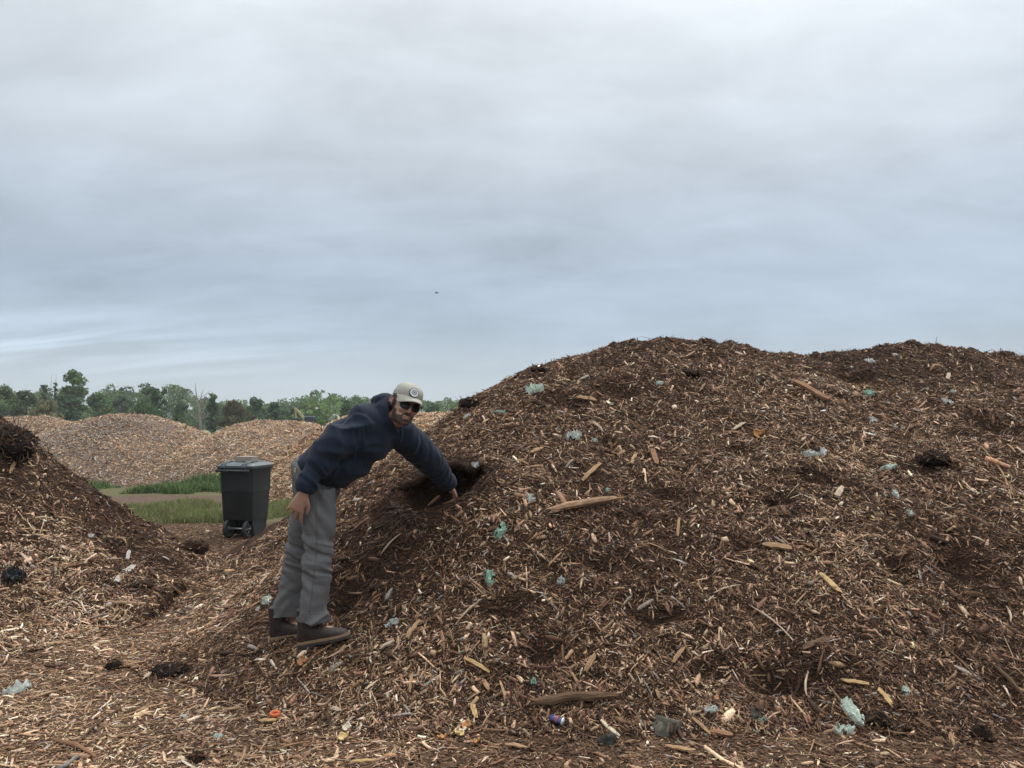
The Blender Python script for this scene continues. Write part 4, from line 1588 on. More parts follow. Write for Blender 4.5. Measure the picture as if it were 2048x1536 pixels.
def stick(name, cat, label, a, b, wpx, kind, flat=.5, lift=.012, taper=(.55, 1, .95, .8, .35), bow=.03, group=None, n=7):
    pa, na = at(*a)
    pb_, nb = at(*b)
    nn = (na + nb) / 2
    nn /= np.linalg.norm(nn)
    c = (pa + pb_) / 2
    Ln = np.linalg.norm(pb_ - pa)
    w = wpx * c[1] / F_PX
    # lie above the ground between both ends
    ts = np.linspace(0, 1, 9)
    line = pa[None] * (1 - ts[:, None]) + pb_[None] * ts[:, None]
    gap = (bil(ZT, line[:, 0], line[:, 1]) - line[:, 2])[2:-2].max()
    off = max(0, min(gap * .6, .03)) + lift + w * flat * .25
    X = (pb_ - pa) / Ln
    Zv = nn - (nn @ X) * X
    Zv /= np.linalg.norm(Zv)
    Yv = np.cross(Zv, X)
    mb = MB()
    rings = []
    m = 8 if flat > .55 else 4
    if m == 4:
        bow *= .35
        taper = tuple(min(1, .35 + .75 * t_) for t_ in taper)
    xs = np.linspace(-.5, .5, len(taper) * 2 - 1)
    tp = np.interp(xs, np.linspace(-.5, .5, len(taper)), taper)
    sd = int(abs(a[0] * 7 + a[1])) % 997
    ph = rng.uniform(0, 6)
    for i, (x_, k) in enumerate(zip(xs, tp)):
        cy = bow * Ln * math.sin((x_ + .5) * PI + .0) + .05 * w * math.sin(i * 1.9 + ph)
        cz = .05 * w * math.sin(i * 1.3 + ph * 2)
        rr = []
        for q in range(m):
            ag = 2 * PI * q / m + (.3 if m == 8 else PI / 4)
            rad = (w / 2) * k * (1.25 if m == 4 else 1) * (.8 + .4 * vnoise(np.array([q * 1.7 + sd]), np.array([i * .6]), sd)[0])
            sx = rng.normal(0, .4) * w if i in (0, len(xs) - 1) else 0
            rr.append((x_ * Ln + sx, cy + rad * math.cos(ag), cz + flat * rad * math.sin(ag)))
        rings.append(rr)
    mb.loft(rings)
    o = mb.build(name, WOOD[kind], None, smooth=False)
    Mx = Matrix(((X[0], Yv[0], Zv[0], 0), (X[1], Yv[1], Zv[1], 0), (X[2], Yv[2], Zv[2], 0), (0, 0, 0, 1)))
    pos = c + nn * off
    o.matrix_world = Matrix.Translation(Vector(pos)) @ Mx
    return tag(o, label, cat, group)


GS = 'larger pieces of wood lying on the heaps and floor'
wood = [
    ('log', 'log', 'long weathered tan branch lying across the middle of the big heap', (1104, 1030), (1246, 1004), 19, 'branch', .8),
    ('log', 'log', 'dark split log lying level at the foot of the big heap', (1062, 1417), (1245, 1402), 22, 'dark', .8),
    ('plank', 'wood piece', 'reddish wedge of bark below the skyline, right of the highest point', (1586, 770), (1652, 806), 14, 'red', .5),
    ('plank', 'wood piece', 'tan slat pointing up right, left of the upright brown slat', (1164, 965), (1198, 934), 9, 'tan', .4),
    ('plank', 'wood piece', 'upright reddish-brown slat in the middle of the upper heap', (1303, 904), (1313, 934), 12, 'red', .45),
    ('plank', 'wood piece', 'short grey-brown slat just left of the upright reddish-brown slat', (1263, 932), (1273, 912), 8, 'tan', .4),
    ('plank', 'wood piece', 'thin upright pale slat right of the long weathered branch', (1354, 1078), (1358, 1038), 6, 'tan', .5),
    ('plank', 'wood piece', 'stubby yellow-tan chunk standing out in the right half of the heap', (1672, 1000), (1683, 980), 12, 'pale', .5),
    ('plank', 'wood piece', 'yellow splintered wedge pointing down right, in the right lower face', (1640, 1152), (1676, 1188), 12, 'yellow', .4),
    ('plank', 'wood piece', 'broken pale plank piece with ragged end, right of centre on the face', (1528, 1096), (1580, 1102), 14, 'tan', .4),
    ('plank', 'wood piece', 'flat yellow slat lying level above the long sea-green rag', (1683, 1367), (1735, 1372), 9, 'yellow', .4),
    ('plank', 'wood piece', 'bright tan slat slanting down right from the flat yellow slat', (1760, 1388), (1785, 1418), 11, 'yellow', .4),
    ('plank', 'wood piece', 'grey-brown weathered slat above left of the flat yellow slat', (1604, 1308), (1660, 1284), 12, 'dark', .5),
    ('plank', 'wood piece', 'split tan bundle of fibres low on the face, left of the mossy stone', (1172, 1345), (1190, 1315), 11, 'tan', .5),
    ('plank', 'wood piece', 'jagged tan splinter standing below centre on the face', (1345, 1328), (1365, 1300), 9, 'tan', .5),
    ('plank', 'wood piece', 'brown slat leaning up right on the apron, right of the boots', (816, 1280), (838, 1248), 12, 'tan', .4),
    ('plank', 'wood piece', 'pale chewed stick on the apron right of the boots, below the brown slat', (760, 1303), (794, 1284), 9, 'pale', .5),
    ('plank', 'wood piece', 'yellow pointed splinter slanting down right, near the orange peel pile', (930, 1320), (976, 1348), 9, 'yellow', .4),
    ('plank', 'wood piece', 'upright yellow slat above the orange peel pile', (944, 1412), (951, 1438), 11, 'yellow', .4),
    ('plank', 'wood piece', 'small pale rectangular block on the apron above the chip floor', (664, 1421), (684, 1427), 9, 'pale', .6),
    ('plank', 'wood piece', 'brown slat leaning upright on the apron above the pale block', (820, 1388), (825, 1352), 6, 'tan', .5),
    ('plank', 'wood piece', 'torn pale flake at the bottom of the photo, right of centre', (1338, 1500), (1382, 1508), 16, 'tan', .25),
    ('plank', 'wood piece', 'pale torn flake lying flat at the bottom, left of centre foot', (1010, 1496), (1048, 1500), 13, 'tan', .25),
    ('plank', 'wood piece', 'golden flat slab at the bottom edge of the chip floor', (712, 1531), (748, 1528), 12, 'yellow', .3),
    ('plank', 'wood piece', 'dark brown wedge lying at the heap\'s foot right of the mossy stone', (1424, 1472), (1468, 1478), 14, 'red', .4),
    ('plank', 'wood piece', 'slanting brown slat running down right from the mossy stone', (1388, 1446), (1420, 1474), 8, 'tan', .5),
    ('board', 'board', 'pale grey flat board leaning at the foot of the left heap', (230, 1174), (264, 1143), 15, 'grey', .2),
    ('plank', 'wood piece', 'small grey board fragment standing above the pale grey board', (252, 1122), (257, 1105), 9, 'grey', .3),
    ('plank', 'wood piece', 'pale stick lying in front of the black scorched patch on the floor', (290, 1362), (312, 1345), 8, 'pale', .5),
    ('plank', 'wood piece', 'tan slat lying left of the black scorched patch', (236, 1340), (290, 1328), 8, 'tan', .4),
    ('plank', 'wood piece', 'tan slat high on the left heap beside the root clump', (16, 950), (30, 920), 7, 'tan', .4),
    ('plank', 'wood piece', 'grey-white splinter low in the left heap, by the crumpled black plastic', (40, 1112), (58, 1132), 8, 'pale', .4),
    ('plank', 'wood piece', 'long thin pale board piece on the big heap\'s upper left face', (1152, 800), (1192, 804), 10, 'tan', .4),
    ('plank', 'wood piece', 'short tan slat upper left of centre, pointing up right', (1064, 908), (1084, 900), 9, 'tan', .4),
    ('plank', 'wood piece', 'forked pale splinter right of the highest point, upper face', (1466, 862), (1488, 848), 7, 'pale', .4),
    ('plank', 'wood piece', 'upright pale flake under the right-hand summit', (1893, 762), (1897, 750), 8, 'pale', .4),
]
for q in wood:
    stick(*q[:7], flat=q[7], group=GS)
twigs = [
    ('white straight stick standing near the right edge of the face', (2012, 1216), (2020, 1246), 5, 'pale'),
    ('long thin brown stick lying on the golden floor, bottom left', (98, 1484), (190, 1520), 9, 'red'),
    ('long pale twig low on the floor left of the boots, pointing up right', (240, 1440), (350, 1406), 5, 'tan'),
    ('long thin grey twig on the dark slope right of the man\'s knee', (764, 1112), (802, 1072), 4, 'pale'),
    ('long twig slanting down right in the upper right face', (1960, 900), (2020, 1005), 4, 'tan'),
    ('pale twig with a bend at the far right of the middle face', (1428, 1196), (1480, 1178), 4, 'pale'),
    ('thin straight twig leaning up right at the left of the apron', (915, 1250), (955, 1212), 4, 'tan'),
    ('thin long twig leaning across the apron below the boots', (912, 1252), (962, 1205), 3, 'pale'),
    ('long pale root lying across the lower right face', (1500, 1215), (1585, 1285), 4, 'pale'),
    ('thin pale root leaning upright at the heap\'s foot, left of the rag', (1614, 1395), (1617, 1348), 5, 'pale'),
    ('curved pale stick above the crumpled grey-green plastic', (1186, 850), (1206, 866), 6, 'pale'),
    ('long dark root sticking off the left heap\'s right slope', (195, 965), (216, 945), 5, 'dark'),
    ('pale vertical root hanging in the root clump on the left heap', (11, 890), (10, 858), 4, 'pale'),
    ('long brown stick across the chip floor in front of the scorched patch', (150, 1500), (245, 1420), 5, 'dark'),
    ('forked thin twig lying on the floor right of centre left', (558, 1502), (612, 1490), 5, 'tan'),
    ('thin twig slanting up right under the pale block', (622, 1452), (656, 1422), 5, 'dark'),
    ('straight pale twig on the left heap pointing down right', (112, 1036), (154, 1046), 4, 'tan'),
    ('long brown stick slanting down right above the yellow slat', (1890, 1300), (1950, 1360), 5, 'dark'),
    ('long brown root slanting down at the right edge of the lower face', (1975, 1330), (2046, 1400), 9, 'dark'),
    ('thin twig poking up from the golden heap\'s crest side of the big heap', (1140, 722), (1143, 706), 2, 'dark'),
]
for lb, a, b, w, kd in twigs:
    stick('twig', 'twig', lb, a, b, w, kd, .9, .008, (.5, .9, 1, .8, .5), .06, 'thin sticks and roots lying on the heaps and floor')

M_CLOD = mat_soil('clod_soil', (.012, .008, .006), (.03, .018, .012), (.07, .042, .027), 40)
M_CLODB = mat_soil('brown_clod_soil', (.025, .014, .010), (.055, .030, .02), (.10, .06, .04), 40)
M_ROCK = mat_soil('mossy_stone', (.05, .045, .035), (.17, .155, .12), (.42, .38, .28), 16)
M_ROCKD = mat_soil('dark_stone', (.02, .02, .018), (.06, .058, .05), (.16, .155, .14), 20)
M_ROOT = mat_soil('root_clump', (.008, .006, .006), (.022, .015, .012), (.06, .04, .03), 50)


def clod(name, cat, label, px, py, w, h, mat, rough=.28, roots=0, group=None):
    rock = name == 'stone'
    p, n = at(px, py + h * .3)
    s = p[1] / F_PX
    w, h = w * s, h * s
    bm = bmesh.new()
    bmesh.ops.create_icosphere(bm, subdivisions=4, radius=1)
    co = np.array([v.co for v in bm.verts])
    sd = int(px + py)
    f = 1 + rough * 2.6 * noise3(co + sd * .37, 1.3, sd, 3) + rough * 1.3 * noise3(co, 4.5, sd + 5, 3) + rough * .5 * noise3(co, 15, sd + 9, 2)
    co = co * f[:, None] * np.array([w / 2, w / 2 * .85, h / 2])
    if rock:
        for _ in range(16):
            d_ = rng.normal(size=3)
            d_ /= np.linalg.norm(d_)
            s_ = np.maximum(co @ d_ - np.linalg.norm(d_ * np.array([w / 2, w / 2 * .85, h / 2])) * rng.uniform(.55, .85), 0)
            co = co - s_[:, None] * d_
        co = co + co / np.linalg.norm(co, axis=1, keepdims=True) * (w * .05 * noise3(co / w, 9, sd, 3))[:, None]
    for v, c in zip(bm.verts, co):
        v.co = c
    me = bpy.data.meshes.new(name)
    bm.to_mesh(me)
    bm.free()
    o = link(name, me, mat)
    for q in me.polygons:
        q.use_smooth = True
    o.location = (p[0], p[1], p[2] + h * .10)
    tag(o, label, cat, group)
    m_ = int(np.clip(w * h * 9000, 60, 900)) if not rock else 14
    vi = rng.integers(0, len(co), m_)
    pp = co[vi] * .99
    nn_ = pp / np.array([w / 2, w / 2 * .85, h / 2]) ** 2
    nn_ /= np.linalg.norm(nn_, axis=1, keepdims=True)
    kk = nn_[:, 2] > -.3
    pp, nn_ = pp[kk], nn_[kk]
    m_ = len(pp)
    ln_ = rng.lognormal(math.log(.018 if not rock else .03), .5, m_).clip(.006, .07)
    cb_ = chips('crumbs', pp, nn_, ln_, ln_ * rng.uniform(.12, .5, m_), ln_ * .12, colours(m_, np.repeat(np.array([[30, 30, 20, 9, 5, 2, .6, 2.]]), m_, 0)), (3, 2, 2, 2, 1, 2), M_CHIP, None, .6, 0)
    cb_.parent = o
    cb_['kind'] = 'stuff'
    if roots:
        mb = MB()
        for _ in range(roots):
            d = rng.normal(size=3)
            d[1] = -abs(d[1])
            d /= np.linalg.norm(d)
            a = d * np.array([w / 2, w / 2 * .85, h / 2]) * .92
            e = a + (rng.normal(size=3) * .5 + d * .45) * w * .3
            m = (a + e) / 2 + rng.normal(0, .1, 3) * w * .5
            mb.tube([a, m, e], [.005, .004, .002], 4)
        rl = mb.build('rootlets', bpy.data.materials['dark_wood'], o, keep=False)
        rl['kind'] = 'stuff'
    return o


clod('root_clump', 'root clump', 'big dark round root clump on top of the left heap', 14, 878, 104, 78, M_ROOT, .5, 160)
clod('soil_clod', 'soil clod', 'dark brown clod on the path left of the bin', 388, 1089, 54, 34, M_CLODB, .3, 10)
clod('soil_clod', 'soil clod', 'small round brown clod at the bottom edge of the chip floor', 394, 1514, 30, 30, M_CLODB, .2)
clod('soil_clod', 'soil clod', 'dark brown clod at the lower right corner, right of the sea-green rag', 1962, 1466, 40, 42, M_CLOD, .3, 6)
clod('soil_clod', 'soil clod', 'black fibrous clod in the upper right face of the big heap', 1868, 915, 60, 34, M_ROOT, .35, 26)
clod('soil_clod', 'soil clod', 'dark clod just right of the long sea-green rag', 1755, 1438, 44, 40, M_CLOD, .3, 10)
clod('soil_clod', 'soil clod', 'black moist lump on the floor left of the apron', 345, 1336, 76, 26, M_ROOT, .35, 12)
clod('soil_clod', 'soil clod', 'small black lump left of the long moist lump', 228, 1330, 30, 24, M_ROOT, .35, 4)
clod('soil_clod', 'soil clod', 'small round grey-brown ball on the right face near two white scraps', 1545, 1000, 24, 22, M_CLODB, .2)
clod('soil_clod', 'soil clod', 'flat brown clod behind the pale grey board', 282, 1168, 46, 20, M_CLODB, .3, 8)
clod('soil_clod', 'soil clod', 'dark crumbly lump on the skyline of the big heap\'s left flank', 1080, 738, 40, 14, M_CLOD, .35, 6)
clod('soil_clod', 'soil clod', 'dark peaty lump at the left end of the big heap\'s skyline', 940, 803, 44, 26, M_ROOT, .3, 10)
clod('soil_clod', 'soil clod', 'dark soil lump upper left on the heap face by the film shreds', 1380, 745, 40, 18, M_CLOD, .35, 6)
clod('stone', 'stone', 'large mossy grey-yellow stone at the foot of the big heap', 1330, 1446, 82, 44, M_ROCK, .45)
clod('stone', 'stone', 'dark wet-looking rock lower left of the mossy stone', 1214, 1474, 48, 44, M_ROCKD, .5)
clod('stone', 'stone', 'small pale stone at the bottom edge, right of the sea-green rag', 1752, 1530, 24, 16, M_ROCK, .15)
clod('stone', 'stone', 'grey cracked stone left of the sea-green rag', 1512, 1426, 34, 32, M_ROCK, .45)

# orange ring, can, peels
M_ORG = mat_plain('orange_plastic', (.60, .14, .04), .45, noise=.08)
p, n = at(550, 1437)
rg = MB()
t_, b_ = frame(n)
rr = 8.5 * p[1] / F_PX
rg.tube([p + n * .02 + (t_ * math.cos(a) + b_ * .9 * math.sin(a)) * rr for a in np.linspace(.2, 2 * PI - .3, 26)], .006, 8, 1.6)
tag(rg.build('plastic_ring', M_ORG), 'bright orange plastic ring on the floor at the edge of the apron', 'plastic ring')
p, n = at(534, 1446)
fl = stick('plank', 'wood piece', 'yellow-tan flake lying beside the bright orange ring', (520, 1448), (552, 1446), 14, 'yellow', flat=.25, group=GS)

M_CAN = mat_plain('can_blue_paint', (.03, .045, .13), .35, metal=.3)
M_CANW = mat_plain('can_bare_metal', (.65, .65, .66), .3, metal=.5)
M_RED = mat_plain('can_red_paint', (.30, .05, .05), .4)
p, n = at(1116, 1448)
cn = empty('drink_can', tuple(p + n * .02), 'crushed blue and red drink can with white end at the heap\'s foot', 'drink can')
s_ = p[1] / F_PX
mb = MB()
ring_ = []
for i, x_ in enumerate(np.linspace(-.5, .3, 7)):
    r_ = [.6, .85, 1, .8, .95, 1, .96][i]
    ring_.append([(x_ * 34 * s_, (8 * s_) * r_ * math.cos(a) + .002 * math.sin(i * 3), (6.8 * s_) * r_ * math.sin(a) * (.7 + .3 * math.cos(i * 2.1 + a))) for a in np.linspace(0, 2 * PI, 18, endpoint=False)])
mb.loft(ring_)
cb = mb.build('can_body', M_CAN, cn, keep=False)
mb = MB()
mb.tube([(.31 * 34 * s_, 0, 0), (.36 * 34 * s_, 0, 0), (.40 * 34 * s_, 0, 0)], [7.7 * s_, 7.8 * s_, 6.8 * s_], 18)
mb.tube([(.40 * 34 * s_, 0, 0), (.42 * 34 * s_, 0, 0)], [5.6 * s_, 5.2 * s_], 16)
mb.build('can_end', M_CANW, cn, keep=False)
mb = MB()
mb.loft([[(x_ * 34 * s_, (8.2 * s_) * .92 * math.cos(a), (6.9 * s_) * .9 * math.sin(a)) for a in np.linspace(0, 2 * PI, 18, endpoint=False)] for x_ in (-.08, .06)])
mb.build('red_band', M_RED, cn, keep=False)
cn.rotation_euler = (.4, .15, -.5)

PEEL = {'orange': mat_plain('orange_peel', (.46, .22, .07), .6, noise=.25, scale=40), 'yellow': mat_plain('yellow_rind', (.55, .40, .17), .6, noise=.2, scale=40),
        'white': mat_plain('white_pith', (.62, .55, .42), .7, noise=.15, scale=40), 'rust': mat_plain('brown_peel', (.36, .17, .07), .7, noise=.3, scale=40)}


def peel(label, px, py, r, kind, seed, cat='peel'):
    p, n = at(px, py)
    s = p[1] / F_PX
    r = r * s * .78
    t, b = frame(n)
    N, Mm = 8, 14
    V, Fs = [], []
    aa = rng.uniform(0, 6)
    tiltv = t * math.cos(aa) * .4 + b * math.sin(aa) * .4
    nn = n + tiltv
    nn /= np.linalg.norm(nn)
    t = np.cross(b, nn)
    t /= np.linalg.norm(t)
    b = np.cross(nn, t)
    for i in range(N):
        for j in range(Mm):
            ph = .15 + (1.25 + .3 * math.sin(j * 1.3 + seed)) * i / (N - 1)
            th = 2 * PI * j / Mm * .8
            q = r * (1 + .08 * math.sin(3 * th + seed))
            V.append(p + nn * (.01 + q * (.9 - math.cos(ph) * .85)) + t * q * math.sin(ph) * math.cos(th) + b * q * math.sin(ph) * math.sin(th))
    for i in range(N - 1):
        for j in range(Mm - 1):
            Fs.append((i * Mm + j, i * Mm + j + 1, (i + 1) * Mm + j + 1, (i + 1) * Mm + j))
    V = np.array(V)
    me = py_mesh('peel', V - p, Fs, True)
    o = link('peel', me, PEEL[kind])
    o.location = tuple(p)
    sol = o.modifiers.new('thickness', 'SOLIDIFY')
    sol.thickness = .006
    return tag(o, label, cat, 'fruit peels and rinds')


peel('orange and tan curled peel on the upper right face of the big heap', 1517, 874, 14, 'orange', 1)
peel('orange fruit peel in the rind pile at the heap\'s foot, left side', 884, 1484, 12, 'orange', 2)
peel('tallest orange peel of the rind pile at the heap\'s foot', 936, 1460, 13, 'orange', 3)
peel('yellowish rind in the middle of the rind pile at the heap\'s foot', 916, 1478, 15, 'yellow', 4)
peel('white pithy peel on top of the rind pile at the heap\'s foot', 926, 1470, 10, 'white', 5)
peel('small orange rind at the right end of the rind pile', 956, 1490, 9, 'orange', 6)
peel('round brownish-yellow half shell on the floor left of the rind pile', 690, 1484, 15, 'yellow', 7)
peel('dark rust-brown shell on the apron below the man\'s rear boot', 606, 1330, 14, 'rust', 8)
peel('tan curled shell just above the left round half shell', 696, 1462, 12, 'white', 9)
peel('small orange-brown stub at the heap\'s foot right of the mossy stone', 1432, 1404, 9, 'rust', 10)

# black film and tangle inside the dug hole
# ------------------------------------------------------------------ the man
from mathutils.bvhtree import BVHTree


def unit(v):
    v = np.array(v, float)
    return v / np.linalg.norm(v)


M_SKIN = mat_plain('skin', (.37, .215, .155), .5, noise=.12, scale=30, bump=.08, bscale=180, spec=.4)
M_HAIR = mat_plain('dark_brown_hair', (.022, .014, .010), .75, noise=.4, scale=120, bump=.5, bscale=300)
M_BEARD = mat_plain('short_beard_hair', (.078, .046, .035), .8, noise=.45, scale=160, bump=.5, bscale=350)
M_NAVY = mat_plain('navy_fleece', (.0095, .0155, .030), .92, noise=.22, scale=16, bump=.25, bscale=420, spec=.15, sheen=.06)
M_CORD = mat_plain('hood_cord', (.06, .075, .10), .8)
M_GREY = mat_plain('grey_canvas', (.118, .118, .120), .92, noise=.16, scale=14, bump=.3, bscale=500, spec=.2)
M_SEAM = mat_plain('grey_thread', (.165, .165, .168), .9)
M_SEAMD = mat_plain('dark_seam_canvas', (.075, .075, .077), .95)  # darker grey for the side seam and pocket edges
M_TAG = mat_plain('beige_label', (.42, .34, .22), .8)
M_BOOT = mat_plain('brown_leather', (.021, .0115, .010), .68, noise=.3, scale=30, bump=.25, bscale=90)
M_SOLE = mat_plain('dark_rubber_sole', (.03, .026, .022), .85)
M_MID = mat_plain('tan_midsole', (.20, .125, .07), .8, noise=.2)
M_LACE = mat_plain('boot_lace', (.10, .06, .035), .8)
M_CAP = mat_plain('khaki_cap_cloth', (.33, .32, .27), .9, noise=.12, scale=30, bump=.12, bscale=700)
M_PATCH = mat_plain('white_patch', (.72, .72, .74), .8, noise=.05)
M_RIM = mat_plain('dark_patch_rim', (.03, .032, .05), .8)
M_EMB = mat_plain('grey_embroidery', (.10, .105, .13), .8)
M_LENS = mat_plain('dark_lens', (.006, .006, .008), .22, noise=.02, spec=.28)
M_FRAME = mat_plain('black_spectacle_frame', (.012, .011, .011), .3)
M_GOLD2 = mat_plain('gold_temple', (.75, .62, .36), .25, metal=.8)

# head frame: x to his right, y forward, z up
HF = unit((.44, -.885, -.17))
HU = np.array((.30, .06, .95))
HU = unit(HU - (HU @ HF) * HF)
HR = np.cross(HF, HU)
HC = P(811, 808, 4.27)
HS = .94


def Hd(x, y, z):
    return HC + HS * (x * HR + y * HF + z * HU)


def head_ring(z, w, yf, yb, n=28):
    out = []
    ym, h = (yf + yb) / 2, (yf - yb) / 2
    for a in np.linspace(0, 2 * PI, n, endpoint=False):
        c, s = math.cos(a), math.sin(a)
        e = .82
        out.append(Hd(w * math.copysign(abs(s) ** e, s), ym + h * math.copysign(abs(c) ** .9, c), z))
    return out


body = MB()
HEAD = [(-.120, .012, .070, .040), (-.116, .026, .082, .025), (-.104, .040, .090, .010), (-.085, .051, .091, -.015), (-.062, .059, .091, -.045), (-.035, .066, .089, -.075),
        (-.01, .071, .087, -.092), (.012, .073, .088, -.098), (.03, .075, .093, -.102), (.06, .074, .088, -.1), (.09, .062, .066, -.082), (.112, .040, .038, -.055), (.124, .012, .01, -.02)]
body.loft([head_ring(*h) for h in HEAD])
# nose, brow, lips, cheeks, ears
body.tube([Hd(0, .088, .014), Hd(0, .098, -.006), Hd(0, .110, -.026), Hd(0, .108, -.036), Hd(0, .094, -.044)], [.008, .0095, .012, .0115, .008], 12)
for s in (-1, 1):
    body.ellipsoid(Hd(s * .012, .094, -.036), np.array([.009 * HR, .010 * HF, .008 * HU]))
    body.ellipsoid(Hd(s * .034, .074, -.028), np.array([.024 * HR, .018 * HF, .018 * HU]))
    body.tube([Hd(s * .010, .093, .026), Hd(s * .032, .088, .031), Hd(s * .052, .072, .026)], [.008, .009, .007], 10)
    er = unit(HR * s + HF * .35)
    ef = unit(HF - .35 * s * HR)
    body.ellipsoid(Hd(s * .077, -.006, -.004), np.array([.007 * er, .019 * ef, .031 * unit(HU - .2 * HF)]))
    rim_ = [Hd(s * .083, -.006, -.004) + ef * .018 * math.cos(a) + HU * .030 * math.sin(a) + er * .004 for a in np.linspace(-1.2, 3.6, 14)]
    body.tube(rim_, .0045, 8)
body.tube([Hd(-.024, .084, -.066), Hd(-.010, .094, -.063), Hd(0, .0955, -.0645), Hd(.010, .094, -.063), Hd(.024, .084, -.066)], [.003, .0055, .005, .0055, .003], 10)
body.tube([Hd(-.022, .083, -.071), Hd(0, .095, -.0755), Hd(.022, .083, -.071)], [.003, .0068, .003], 10)
body.ellipsoid(Hd(0, .080, -.104), np.array([.020 * HR, .014 * HF, .013 * HU]))
NECK = P(777, 838, 4.33)
body.tube([Hd(0, -.02, -.03), Hd(0, -.022, -.085), NECK * .5 + Hd(0, -.025, -.10) * .5, NECK, P(764, 850, 4.33)], [.055, .056, .058, .062, .075], 18)

SHR, ELR, WRR = P(714, 858, 4.17), P(641, 921, 4.08), P(608, 985, 4.015)
SHL, ELL, WRL = P(812, 872, 4.45), P(864, 928, 4.67), P(899, 971, 4.90)
HIPR, KNR, ANR = P(640, 962, 4.17), P(637, 1112, 4.155), P(626, 1238, 4.155)
HIPL, KNL, ANL = P(620, 962, 4.37), P(601, 1112, 4.41), P(567, 1228, 4.43)


def ring(c, l, f, rl, rf, rb, n=28):
    out = []
    for a in np.linspace(0, 2 * PI, n, endpoint=False):
        s = math.sin(a)
        out.append(c + l * rl * math.cos(a) + f * (rf if s > 0 else rb) * s)
    return out


L_HIP, L_SH = unit((.06, 1, 0)), unit(SHL - SHR)
TOR = [(620, 960, 4.27, .165, .105, .105), (634, 940, 4.27, .185, .142, .118), (655, 926, 4.27, .19, .168, .13), (690, 903, 4.28, .192, .165, .15), (722, 878, 4.29, .195, .15, .158),
       (748, 857, 4.31, .19, .125, .14), (766, 843, 4.32, .15, .10, .115), (781, 831, 4.32, .09, .075, .08)]


def torso(grow):
    out = []
    C = [P(*t[:3]) for t in TOR]
    for i, t in enumerate(TOR):
        d = unit(C[min(i + 1, len(C) - 1)] - C[max(i - 1, 0)])
        k = smoothstep(0, 5, i)
        l = unit(L_HIP * (1 - k) + L_SH * k)
        l = unit(l - (l @ d) * d)
        f = np.cross(l, d)
        out.append(ring(C[i], l, f, t[3] * .95 + grow, t[4] * .97 + grow, t[5] * .96 + grow))
    return out


body.loft(torso(-.048))
body.tube([SHR, (SHR + ELR) / 2, ELR, (ELR + WRR) / 2, WRR], [.055, .05, .042, .037, .027], 14)
body.tube([SHL, (SHL + ELL) / 2, ELL, (ELL + WRL) / 2, WRL], [.055, .05, .042, .037, .027], 14)
body.tube([P(735, 872, 4.25), SHR], [.07, .055], 14)
body.tube([P(765, 868, 4.36), SHL], [.07, .055], 14)
for hp, kn, an, sgn in ((HIPR, KNR, ANR, 0), (HIPL, KNL, ANL, 1)):
    body.tube([P(628, 948, 4.24 + .06 * sgn), hp * .55 + P(624, 962, 4.27) * .45, (hp + kn) / 2, kn, (kn * .6 + an * .4), an, an + np.array([0, 0, -.08])], [.05, .06, .060, .050, .046, .028, .026], 16)
    body.tube([an + np.array([-.03, 0, -.07]), an + np.array([.08, -.01, -.06]), an + np.array([.15, -.02, -.07])], [.024, .028, .024], 12)


def hand(mb, wrist, D, Nb, scale=1.0, curls=None, thumb_side=1, spread=.10):
    """D: wrist to knuckles, Nb: back of the hand, thumb_side: +1 if thumb lies along cross(Nb, D)"""
    D = unit(D)
    Nb = unit(Nb - (Nb @ D) * D)
    W = np.cross(Nb, D) * thumb_side
    s = scale
    rings = []
    for t, hw, ht in ((-.03, .026, .021), (0, .028, .019), (.025, .032, .017), (.055, .038, .0155), (.085, .039, .0135), (.098, .036, .011)):
        c = wrist + D * t * s + Nb * (.004 * math.sin(t * 30)) * s
        rings.append([c + W * hw * s * math.cos(a) + Nb * ht * s * math.sin(a) for a in np.linspace(0, 2 * PI, 18, endpoint=False)])
    mb.loft(rings)
    curls = curls or [(22, 28, 18), (30, 36, 22), (36, 42, 26), (40, 46, 28)]
    lens = [(.048, .030, .023), (.053, .034, .024), (.049, .032, .023), (.039, .025, .020)]
    for k in range(4):
        off = (.031, .0105, -.0105, -.030)[k]
        p = wrist + D * (.090 - .006 * abs(k - 1.2)) * s + W * off * s
        d = unit(D + W * (spread * (1.5 - k) / 1.5 * .8))
        q = [p - d * .018 * s, p]
        ang = 0
        for seg in range(3):
            ang += R(curls[k][seg])
            v = d * math.cos(ang) - Nb * math.sin(ang)
            q.append(q[-1] + v * lens[k][seg] * s * .55)
            q.append(q[-1] + v * lens[k][seg] * s * .45)
        r0 = (.0092, .0095, .009, .0078)[k] * s
        mb.tube(q, [r0 * 1.05, r0 * 1.08, r0, r0 * .98, r0 * .94, r0 * .9, r0 * .84, r0 * .6], 10)
    b = wrist + D * .022 * s + W * .026 * s
    v1 = unit(D * .75 + W * .62 - Nb * .22)
    v2 = unit(D * .95 + W * .18 - Nb * .25)
    mb.tube([b - v1 * .02 * s, b, b + v1 * .036 * s, b + v1 * .040 * s + v2 * .02 * s, b + v1 * .040 * s + v2 * .050 * s], [.013 * s, .015 * s, .0112 * s, .0102 * s, .0066 * s], 10)
    return W


W_R = hand(body, WRR + unit(P(594, 1012, 4.03) - WRR) * .008, P(592, 1018, 4.03) - WRR, (.20, -.96, .2), 1.02, [(16, 22, 16), (26, 32, 24), (32, 38, 28), (24, 40, 28)], 1, .34)
hand(body, WRL, (.36, .55, -.75), (.35, -.35, .85), .98, [(18, 22, 16), (26, 30, 18), (30, 34, 20), (34, 36, 22)], 1)
man = body.build('person', M_SKIN, None, remesh=.0036, relax=3)
tag(man, 'bending man in navy hoodie, grey trousers and khaki cap, one arm in the big heap', 'person')


